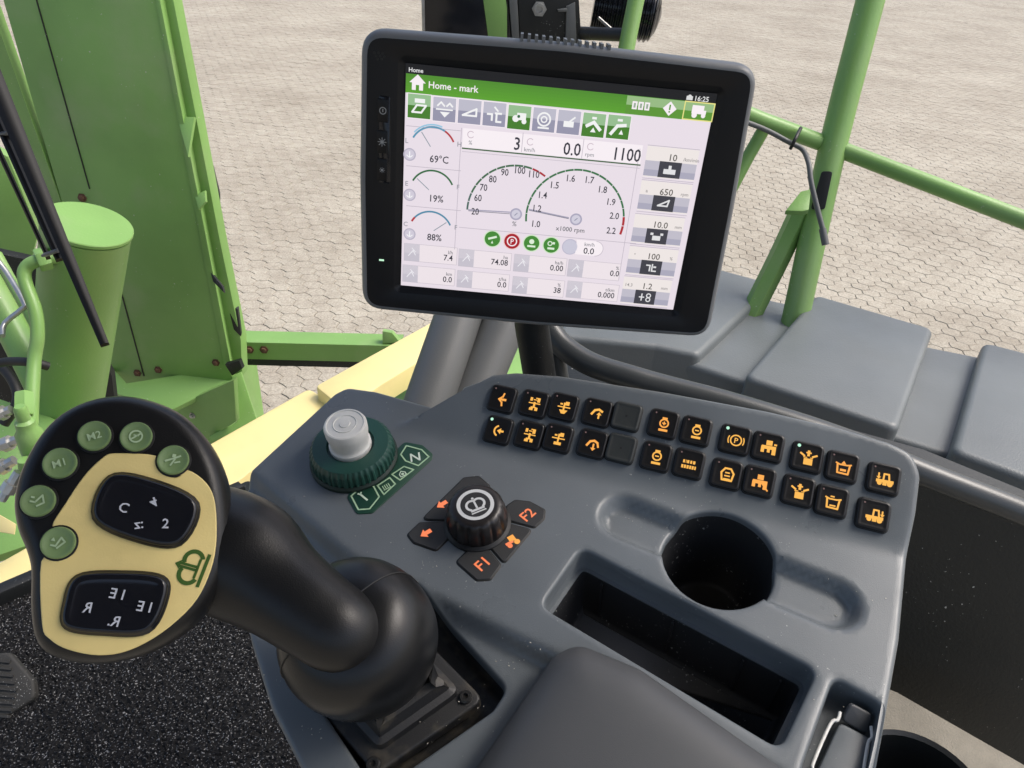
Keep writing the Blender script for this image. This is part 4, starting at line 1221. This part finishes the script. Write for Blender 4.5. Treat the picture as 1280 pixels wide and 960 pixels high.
# grip ribs on top edge
tl, tr = oo[0], oo[2]
for k in range(13):
    f_ = .405 + k*.0175
    q_ = S.hit(651+k*9.2, 43+k*1.15, FH)
    mb = MB(); mb.box(S.w(q_.x, q_.y-.006, -.022), S.u*.0022, S.n*.0205, S.v*.0062); mb.build('grip_rib', M['house'], TT)
# side keys
kq = S.hits([(474, 119), (488, 121), (488, 230), (474, 228)], FH)
mb = MB(); prism(mb, S, round_poly(kq, .002, 4), [(0, FH-.001), (0, FH+.0004), (.0004, FH+.0007)]); ks = mb.build('key_strip', M['rocker'], TT)
for px, py, kind in ((479, 138, 0), (478, 177, 1), (478, 212, 2)):
    q_ = S.hit(px, py, FH); lp_ = round_poly([Vector((q_.x-.0042, q_.y-.009)), Vector((q_.x+.0042, q_.y-.009)), Vector((q_.x+.0042, q_.y+.009)), Vector((q_.x-.0042, q_.y+.009))], .001, 3)
    mb = MB(); prism(mb, S, lp_, [(0, FH), (0, FH+.0012), (.0005, FH+.0015)]); o = mb.build('side_key', M['bezel'], TT)
    pr = Print(S); pr.h = FH+.0018; pr.place(q_.x, q_.y, .0034 if kind < 2 else .0022); WW = (.30, .31, .32)
    if kind == 0: pr.arc(0, 0, .75, 0, 360, .2, WW, 16); pr.rect(-.12, -.3, .12, .4, WW)
    else:
        pr.disc(0, 0, .42, WW, 12)
        for j in range(8): a_ = math.pi*j/4; pr.line([(.5*math.cos(a_), .5*math.sin(a_)), (1.0*math.cos(a_), 1.0*math.sin(a_))], .16, WW)
    pr.build('symbol', M['print'], o)
q_ = S.hit(477, 325, FH); pr = Print(S); pr.h = FH+.0003; pr.place(q_.x, q_.y, .001); pr.rect(-2.1, -.8, 2.1, .8, (.6, 1.0, .7)); pr.build('power_lamp', M['lcd'], TT)
for k, (px, py) in enumerate([(468, 66), (473, 66), (478, 67), (470, 70), (475, 70), (480, 71), (472, 74), (477, 74)]):
    q_ = S.hit(px, py, FH); mb = MB(); lathe(mb, S.w(q_.x, q_.y, FH), S.n, [(.0011, 0), (.0011, .0003)], seg=8); mb.build('speaker_dot', M['seat_black'], TT)

# ---- the dashboard page shown on the screen
class Screen(Print):
    def px(s, x, y): q_ = S.hit(x, y); return q_.x, q_.y
    def go(s, x, y, size=1.0, rot=0, sx=1.0): a_, b_ = s.px(x, y); return s.place(a_, b_, size, R(rot), sx)
    def lay(s, k): s.h = k*.00006
PXM = .000672
sc = Screen(S)
BG = (.80, .72, .79); WHT = (.92, .85, .89); GRN = (.085, .30, .018); GRL = (.30, .52, .24); LAV = (.36, .35, .45); LVL = (.54, .52, .61); INK = (.035, .035, .05); LIN = (.50, .45, .52); DGR = (.03, .14, .05)
sc.place(); sc.lay(0); sc.rect(-TW/2, -THT/2, TW/2, THT/2, (.004, .004, .006))
y_g0 = (sc.px(508, 91)[1]+sc.px(890, 129.5)[1])/2; y_g1 = (sc.px(507, 116)[1]+sc.px(887, 152)[1])/2
e = .0006
sc.lay(1); sc.place(); sc.rect(-TW/2+e, -THT/2+e, TW/2-e, y_g1, BG)
for k in range(6):
    f0, f1 = k/6, (k+1)/6; y0, y1 = y_g0+(y_g1-y_g0)*f0, y_g0+(y_g1-y_g0)*f1
    g_ = .22+.10*f0 if f0 < .5 else .28+.06*f0
    sc.rect(-TW/2+e, y1, TW/2-e, y0, (.075+.03*f0, .26+.10*f0, .022))
sc.lay(3); sc.place()
sc.go(520, 87.5); sc.text('Home', 0, 0, .0046, (.8, .8, .8))
sc.go(877, 123.5); sc.text('16:25', 0, 0, .0054, (.8, .8, .8)); sc.go(862, 122.5); sc.rect(-.0025, -.0015, .0025, .0015, (.7, .7, .7)); sc.disc(0, .001, .0016, (.7, .7, .7), 10)
sc.go(522, 104, .0065); sc.poly([(-1, .05), (1, .05), (0, 1.0)], WHT); sc.rect(-.68, -.8, .68, .1, WHT); sc.lay(4); sc.rect(-.2, -.8, .2, -.2, GRN); sc.lay(3)
sc.go(536, 105.5); sc.text('Home - mark', 0, 0, .0072, WHT, align=-1)
# title tiles
for (x, y, k) in ((801, 133, 0), (837, 136.5, 1), (873, 140.5, 2)):
    wd, ht = .0118, (y_g0-y_g1)/2-.0004
    sc.place(*(sc.px(x, y)[0], (y_g0+y_g1)/2)); sc.lay(2); sc.rect(-wd, 0, wd, ht, (.30, .48, .22)); sc.rect(-wd, -ht, wd, 0, (.10, .29, .03)); sc.lay(3)
    if k == 0:
        for j in range(3): sc.rect(-.007+j*.005, -.003, -.003+j*.005, .003, WHT); 
        sc.lay(4)
        for j in range(3): sc.rect(-.0058+j*.005, -.0018, -.0042+j*.005, .0018, (.3, .4, .3))
    elif k == 1: sc.poly([(-.0055, 0), (0, -.0055), (.0055, 0), (0, .0055)], WHT); sc.lay(4); sc.rect(-.0006, -.001, .0006, .003, GRN); sc.rect(-.0006, -.003, .0006, -.0018, GRN)
    else:
        sc.line([(-wd, -ht), (wd, -ht), (wd, ht), (-wd, ht)], .0009, (.80, .75, .25), True)
        sc.rect(-.0055, -.001, .004, .0045, WHT); sc.rect(-.0055, -.002, .006, .001, WHT); sc.disc(-.003, -.003, .0022, WHT, 10); sc.disc(.0042, -.003, .0018, WHT, 10)
# tile row
def tile(x, y, g, glyph, sz=.0091):
    sc.go(x, y); sc.lay(2); a_ = sz
    sc.rect(-a_-.0006, -a_-.0006, a_+.0006, a_+.0006, WHT); sc.lay(3)
    top, bot = ((.30, .50, .27), (.055, .20, .02)) if g else ((.50, .49, .58), (.30, .295, .40))
    sc.rect(-a_, .0005, a_, a_, top); sc.rect(-a_, -a_, a_, .0005, bot); sc.lay(4); sc.place(*sc.t[:2], a_)
    W_ = (.88, .88, .88)
    if glyph == 0: sc.line([(-.6, -.5), (-.2, .1), (.6, .1), (.2, -.5)], .16, W_, True); sc.rect(-.4, .3, .5, .65, W_)
    elif glyph == 1: sc.line([(-.6, .3), (-.3, .6), (0, .3)], .14, W_); sc.line([(.2, .3), (.45, .55), (.7, .3)], .14, W_); sc.line([(-.7, 0), (.7, 0)], .12, W_); sc.poly([(-.4, -.2), (.5, -.2), (.05, -.65)], W_)
    elif glyph == 2: sc.line([(-.6, -.3), (.6, .3), (.6, -.3)], .16, W_, True)
    elif glyph == 3: sc.line([(-.6, .0), (-.2, .0), (-.2, -.5)], .17, W_); sc.line([(.1, .1), (.6, .1)], .17, W_); sc.line([(.2, 0), (.2, -.6), (.6, -.6)], .17, W_); sc.line([(0, .6), (.3, .3)], .14, W_)
    elif glyph == 4: sc.rect(-.2, -.2, .6, .4, W_); sc.disc(-.3, -.1, .3, W_, 10); sc.disc(.45, -.3, .22, W_, 10); sc.lay(5); sc.disc(-.05, .1, .14, DGR, 8)
    elif glyph == 5: sc.arc(0, .05, .55, 0, 360, .15, W_, 16); sc.arc(0, .05, .25, 0, 360, .12, W_, 10); sc.rect(-.5, -.75, .5, -.6, W_)
    elif glyph == 6: sc.rect(-.45, -.4, .45, .1, W_); sc.line([(.1, .1), (.5, .45)], .14, W_)
    elif glyph == 7: sc.line([(-.6, -.1), (0, .25), (.6, -.35)], .28, W_); sc.rect(-.2, .5, .2, .7, W_); sc.poly([(-.25, -.6), (.25, -.6), (0, -.2)], W_)
    elif glyph == 8: sc.line([(-.6, -.6), (-.1, .1), (.6, .2)], .28, W_); sc.rect(-.15, .5, .3, .7, W_); sc.poly([(.1, -.6), (.5, -.6), (.3, -.2)], W_)
for k, (x, y, g) in enumerate([(524, 133, 1), (555.5, 137, 0), (587, 140, 0), (618, 143, 0), (649, 147, 1), (680, 150, 0), (711, 153, 0), (742, 156.5, 1), (773, 159, 1)]): tile(x, y, g, k)
# left gauges
def hl(x0, y0, x1, y1, c=LIN, wd=.0005, k=3):
    a_ = sc.px(x0, y0); b_ = sc.px(x1, y1); sc.lay(k); sc.place(); sc.line([a_, (b_[0], a_[1]) if abs(x1-x0) > abs(y1-y0) else (a_[0], b_[1])], wd, c)
for (x, y, c0, c1, nd, tx, tq, l0, l1) in ((541, 184, (.10, .30, .45), (.45, .04, .05), 125, '69°C', (549, 199), 'L', 'H'), (540, 237, DGR, DGR, 140, '19%', (545, 248), 'E', 'F'), (538, 287, (.08, .25, .38), (.08, .25, .38), 38, '88%', (543, 296.5), 'C', 'F')):
    sc.go(x, y+4); sc.lay(3); r_ = .0185
    sc.arc(0, 0, r_, 60, 152, .0015, c0, 16); sc.arc(0, 0, r_, 26, 60, .0015, c1, 8)
    if tx[0] == '8': sc.lay(4); sc.arc(0, 0, r_, 138, 152, .0017, (.45, .04, .05), 4)
    if tx[0] == '6': sc.lay(4); sc.arc(0, 0, r_+.0018, 70, 140, .0012, (.3, .55, .72), 10)
    sc.lay(4); a_ = R(nd); sc.line([(.2*r_*math.cos(a_), .2*r_*math.sin(a_)), (r_*.9*math.cos(a_), r_*.9*math.sin(a_))], .0007, (.25, .3, .35))
    sc.text(l0, -.0215, .006, .0055, (.3, .3, .34)); sc.text(l1, .0215, .007, .0055, (.3, .3, .34))
    sc.go(*tq); sc.text(tx, 0, 0, .0082, INK, sx=.92)
for y in (193, 243.5, 292.5):
    sc.go(512, y); sc.lay(3); sc.disc(0, 0, .0052, (.46, .43, .53), 20); sc.lay(4); sc.disc(0, 0, .0042, (.62, .58, .68), 20); sc.lay(5); sc.rect(-.0005, -.0025, .0005, .0025, (.9, .9, .92)); sc.arc(0, .0005, .0025, 200, 340, .0008, (.9, .9, .92), 6)
for y in (157, 207, 257): hl(508, y, 576, y+4)
hl(577, 160, 574, 312)
hl(574, 284, 795, 305); hl(800, 186, 781, 350)
# value header
a_ = sc.px(579, 160); b_ = sc.px(800, 205); sc.place(); sc.lay(2); sc.rect(a_[0], b_[1], b_[0], a_[1], WHT)
sc.go(578, 184.5); p_ = sc.px(578, 184.5); q2 = sc.px(800, 207); sc.place(); sc.lay(4); sc.line([(p_[0], (p_[1]+q2[1])/2), (q2[0], (p_[1]+q2[1])/2)], .0011, (.05, .12, .05))
sc.line([(p_[0], (p_[1]+q2[1])/2-.0026), (q2[0], (p_[1]+q2[1])/2-.0026)], .0004, LIN)
sc.lay(4)
for (x, y, s_) in ((650, 179.5, '3'), (726, 187, '0.0'), (801, 194.5, '1100')): sc.go(x, y); sc.text(s_, 0, 0, .0142, INK, sx=.84, align=1)
for (x, y, s_) in ((588, 178, '%'), (662, 187, 'km/h'), (737, 193, 'rpm')): sc.go(x, y); sc.text(s_, 0, 0, .0046, (.3, .3, .33)); sc.arc(0, .0062, .0026, 40, 330, .0006, (.55, .45, .52), 12)
for x, y in ((654, 172), (730, 180)): hl(x, y-6, x-1, y+18)
# big gauges
sc.go(643.5, 267.5); r_ = .0405
sc.lay(3)
for k in range(10): sc.arc(0, 0, r_, 180-k*10.6, 180-k*10.6-9.8, .0016, (.05+.02*(k < 2), .14, .07+.05*(k < 2)), 4)
for k in range(2): sc.arc(0, 0, r_, 74-k*9, 74-k*9-8.2, .0016, (.40, .02, .03), 4)
sc.line([(-r_*.97, 0), (-.0045, .0012)], .0010, (.36, .34, .45)); sc.line([(-r_*.97, -.0009), (-.0045, -.0002)], .0006, (.2, .2, .25))
def hub(): sc.lay(4); sc.disc(.001, 0, .0052, (.40, .38, .50), 20); sc.lay(5); sc.disc(.001, 0, .0038, (.62, .60, .70), 20); sc.lay(6); sc.line([(0, -.001), (.002, .001)], .0008, (.3, .3, .4))
hub(); sc.lay(4); sc.go(643, 279.5); sc.text('%', 0, 0, .0058, (.2, .2, .22))
for s_, x, y in (('20', 594, 264), ('60', 597.5, 247), ('70', 604.5, 234), ('80', 616, 223.5), ('90', 631, 215), ('100', 649.5, 212.5), ('110', 667, 217.5)):
    sc.go(x, y); sc.text(s_, 0, 0, .0080, INK, sx=.82)
sc.go(718.5, 274); r_ = .0415; sc.lay(3)
for k in range(18): sc.arc(0, 0, r_, 188-k*10.0, 188-k*10.0-9.4, .0016, (.035, .16, .06), 3)
for k in range(2): sc.arc(0, 0, r_, 8-k*11, 8-k*11-10.2, .0020, (.42, .02, .03), 4)
sc.line([(-r_*.95, .0048), (-.0055, .0008)], .0010, (.36, .34, .45)); sc.line([(-r_*.95, .0040), (-.0055, 0)], .0006, (.2, .2, .25)); hub(); sc.lay(4)
for s_, x, y in (('1.0', 669.5, 279.5), ('1.2', 671, 260), ('1.4', 678, 243.5), ('1.5', 693, 231), ('1.6', 713, 222.5), ('1.7', 736.5, 224.5), ('1.8', 753, 236.5), ('1.9', 763.5, 252), ('2.0', 768, 269.5), ('2.2', 764, 288)):
    sc.go(x, y); sc.text(s_, 0, 0, .0078, INK, sx=.86)
sc.go(713, 286.5); sc.text('x1000 rpm', 0, 0, .0056, (.15, .15, .17))
# status lamps
for k, (x, y) in enumerate(((615.5, 298.5), (640, 301.5), (664.5, 304), (689, 306.5), (712.5, 308.5))):
    sc.go(x, y); sc.lay(3)
    if k == 4: sc.disc(0, 0, .0070, (.50, .48, .60), 24); sc.lay(4); sc.disc(0, 0, .0062, (.58, .57, .68), 24); continue
    sc.disc(0, 0, .0076, (.62, .80, .55) if k != 1 else (.85, .6, .6), 24); sc.lay(4); sc.disc(0, 0, .0067, (.05, .24, .03) if k != 1 else (.38, .005, .015), 24); sc.lay(5)
    W_ = (.72, .85, .68)
    if k == 0: sc.line([(-.003, 0), (.003, .002)], .0018, W_); sc.poly([(-.001, -.004), (.001, -.004), (0, -.0015)], W_)
    elif k == 1: sc.arc(0, 0, .0040, 0, 360, .0010, WHT, 18); sc.text('P', 0, 0, .0058, WHT)
    elif k == 2: sc.disc(0, .0015, .0022, W_, 12); sc.rect(-.0035, -.0035, .0035, -.0018, W_)
    else: sc.arc(-.0012, .0015, .0018, 0, 360, .0009, W_, 10); sc.rect(.001, .001, .003, .003, W_); sc.rect(-.003, -.0038, .003, -.0020, W_)
sc.go(735, 310); sc.lay(3); sc.rect(-.0105, -.0065, .0065, .0065, WHT); sc.disc(.0065, 0, .0065, WHT, 24); sc.lay(4); sc.arc(.0065, 0, .0066, -90, 90, .0005, LIN, 12)
sc.go(737, 305.5); sc.text('km/h', 0, 0, .0045, (.25, .25, .28)); sc.go(736, 313.5); sc.text('0.0', 0, 0, .0078, INK)
# table cells
for (x, y, x2, y2, un, s_) in ((515, 315.5, 566, 322, 'l/h', '7.4'), (583, 322.5, 635, 328, 'ha', '74.08'), (652, 329, 704, 335, 'ha/h', '0.00'), (719.5, 335.5, 774, 341.5, '%', '0.0'),
                               (513, 342, 565, 349, 'km', '0.0'), (581, 349, 633, 355.5, 't/ha', '0.0'), (650, 356.5, 701, 362.5, '%', '38'), (718, 362, 768, 369, 't/km', '0.000')):
    sc.go(x, y); sc.lay(2); sc.rect(-.0068, -.0078, .0392, .0078, (.84, .76, .80)); sc.lay(3); sc.rect(-.0068, -.0078, .0066, .0078, (.56, .53, .60)); sc.rect(-.0068, -.0005, .0066, .0078, (.64, .60, .66))
    sc.line([(-.0068, -.0078), (.0392, -.0078), (.0392, .0078), (-.0068, .0078)], .0004, (.55, .5, .56), True); sc.lay(4)
    sc.line([(-.003, -.003), (.001, .002), (.003, -.002)], .0007, (.85, .84, .88)); sc.line([(0, .004), (.003, .001)], .0006, (.85, .84, .88))
    sc.go(x2, y2); sc.text(s_, 0, -.0004, .0074, INK, sx=.92, align=1); sc.go(x2, y2-6.2); sc.text(un, 0, 0, .0044, (.2, .2, .22), align=1)
# right column
for k, (x, y, s_, xi, yi, un, lft) in enumerate(((841, 197, '10', 837, 212.5, '/km/min', ''), (833, 240, '650', 829, 254.5, 'rpm', 'a'), (825.5, 281, '10.0', 820.5, 295.5, 'mm', ''), (817, 320.5, '100', 813.5, 334.5, '%', '°'), (809, 357.5, '1.2', 806, 371.5, 'mm', '14.3'))):
    sc.go(xi, yi); sc.lay(2); hh = .0062
    sc.rect(-.0212, -hh-.001, .0215, hh+.0115, (.84, .78, .76)); sc.lay(3)
    sc.rect(-.0212, -hh, .0215, -.001, (.40, .39, .49)); sc.rect(-.0212, -.001, .0215, hh, (.52, .50, .58))
    sc.line([(-.0212, hh+.012), (.0215, hh+.012)], .0005, LIN); sc.line([(-.0212, -hh-.0022), (.0215, -hh-.0022)], .0005, LIN)
    sc.lay(4); sc.rect(-.0092, -hh-.0003, .0092, hh+.0003, (.045, .045, .06)); sc.lay(5); W_ = (.75, .75, .76)
    if k == 0: sc.rect(-.005, -.0035, .005, .0005, W_); sc.rect(-.0012, .0005, .0012, .0035, W_)
    elif k == 1: sc.line([(-.0045, -.002), (.0045, .003), (.0035, -.002)], .0013, W_, True)
    elif k == 2: sc.rect(-.0035, -.0035, .0035, .0005, W_); sc.rect(-.0055, .001, -.003, .003, W_); sc.rect(.003, .001, .0055, .003, W_)
    elif k == 3: sc.line([(-.004, .002), (-.001, .002), (-.001, -.003)], .0012, W_); sc.line([(.001, .003), (.001, -.003), (.0045, -.003)], .0012, W_); sc.rect(.002, 0, .0045, .0015, W_)
    else: sc.line([(-.005, 0), (-.001, 0)], .0011, W_); sc.line([(-.003, -.003), (-.003, .003)], .0011, W_); sc.arc(.003, .0018, .0018, 0, 360, .001, W_, 10); sc.arc(.003, -.002, .0018, 0, 360, .001, W_, 10)
    sc.lay(4); sc.go(x, y); sc.text(s_, 0, 0, .0076, (.12, .11, .10)); sc.text(un, .0155, -.0006, .0040, (.3, .28, .28))
    if lft: sc.text(lft, -.0165, -.0002, .0042, (.3, .28, .28))
sc.build('screen', M['lcd'], TT)
# terminal mounting
mb = MB(); tube(mb, [S.w(.0, -.06, -.045), S.w(.0, -.14, -.05), at(676, 480, .80), at(676, 560, .82)], .017, seg=20); mb.build('mounting_post', M['black'], TT)
mb = MB(); mb.box(S.w(-.04, -.09, -.058), S.u*.08, S.v*.08, S.n*.022); mb.build('rear_bracket', M['black'], TT)
for lab, a, b, r_ in (('thick grey tube rising from behind the console below the terminal', (578, 380, .98), (530, 520, .93), .030), ('thick grey tube close beside the black terminal mount', (640, 380, 1.0), (572, 540, .95), .029)):
    tt = thing('support_tube', lab if 'mount' in lab else 'thick grey tube standing beside the short cream beam', 'tube', at(*b))
    mb = MB(); A, B = at(*a), at(*b); tube(mb, [A+(A-B)*.3, A, B, B+(B-A)*1.0], r_, seg=32); mb.build('tube_wall', M['greypipe'], tt)

# ------------------------------------------------------------------ loose crumbs on the console
rr = random.Random(11); mb = MB()
spots = [(540, 705, 14, 12), (505, 690, 40, 6), (395, 905, 22, 14), (560, 905, 45, 16), (630, 830, 30, 14), (660, 815, 25, 8), (480, 660, 40, 6), (1060, 735, 40, 8), (800, 650, 20, 6), (1030, 880, 12, 6), (350, 850, 20, 8), (1000, 640, 60, 6), (430, 640, 40, 6)]
for (x0, y0, sp, n_) in spots:
    for k in range(n_):
        px, py = rr.gauss(x0, sp*.6), rr.gauss(y0, sp*.4)
        p = C.hit(px, py); h_ = hgt(p)
        p = C.hit(px, py, h_)
        if any(edge_dist(p, hh_) < .004 for hh_ in holes): continue
        c_ = C.w(p.x, p.y, hgt(p)+.0004); r_ = rr.uniform(.0003, .0010)
        vs = [c_ + Vector((rr.uniform(-1, 1), rr.uniform(-1, 1), rr.uniform(-.2, .5)))*r_ for _ in range(4)]
        q_ = mb.ring(vs)
        for f in ((0, 1, 2), (0, 2, 3), (0, 3, 1), (1, 3, 2)): mb.face([q_[i] for i in f])
tag(mb.build('crumbs', material('crumb', (.42, .40, .34), .8), smooth=False), 'pale crumbs and dust scattered over the grey console', 'crumbs', kind='stuff')

for o in bpy.data.objects:
    if '_w' in o: del o['_w']
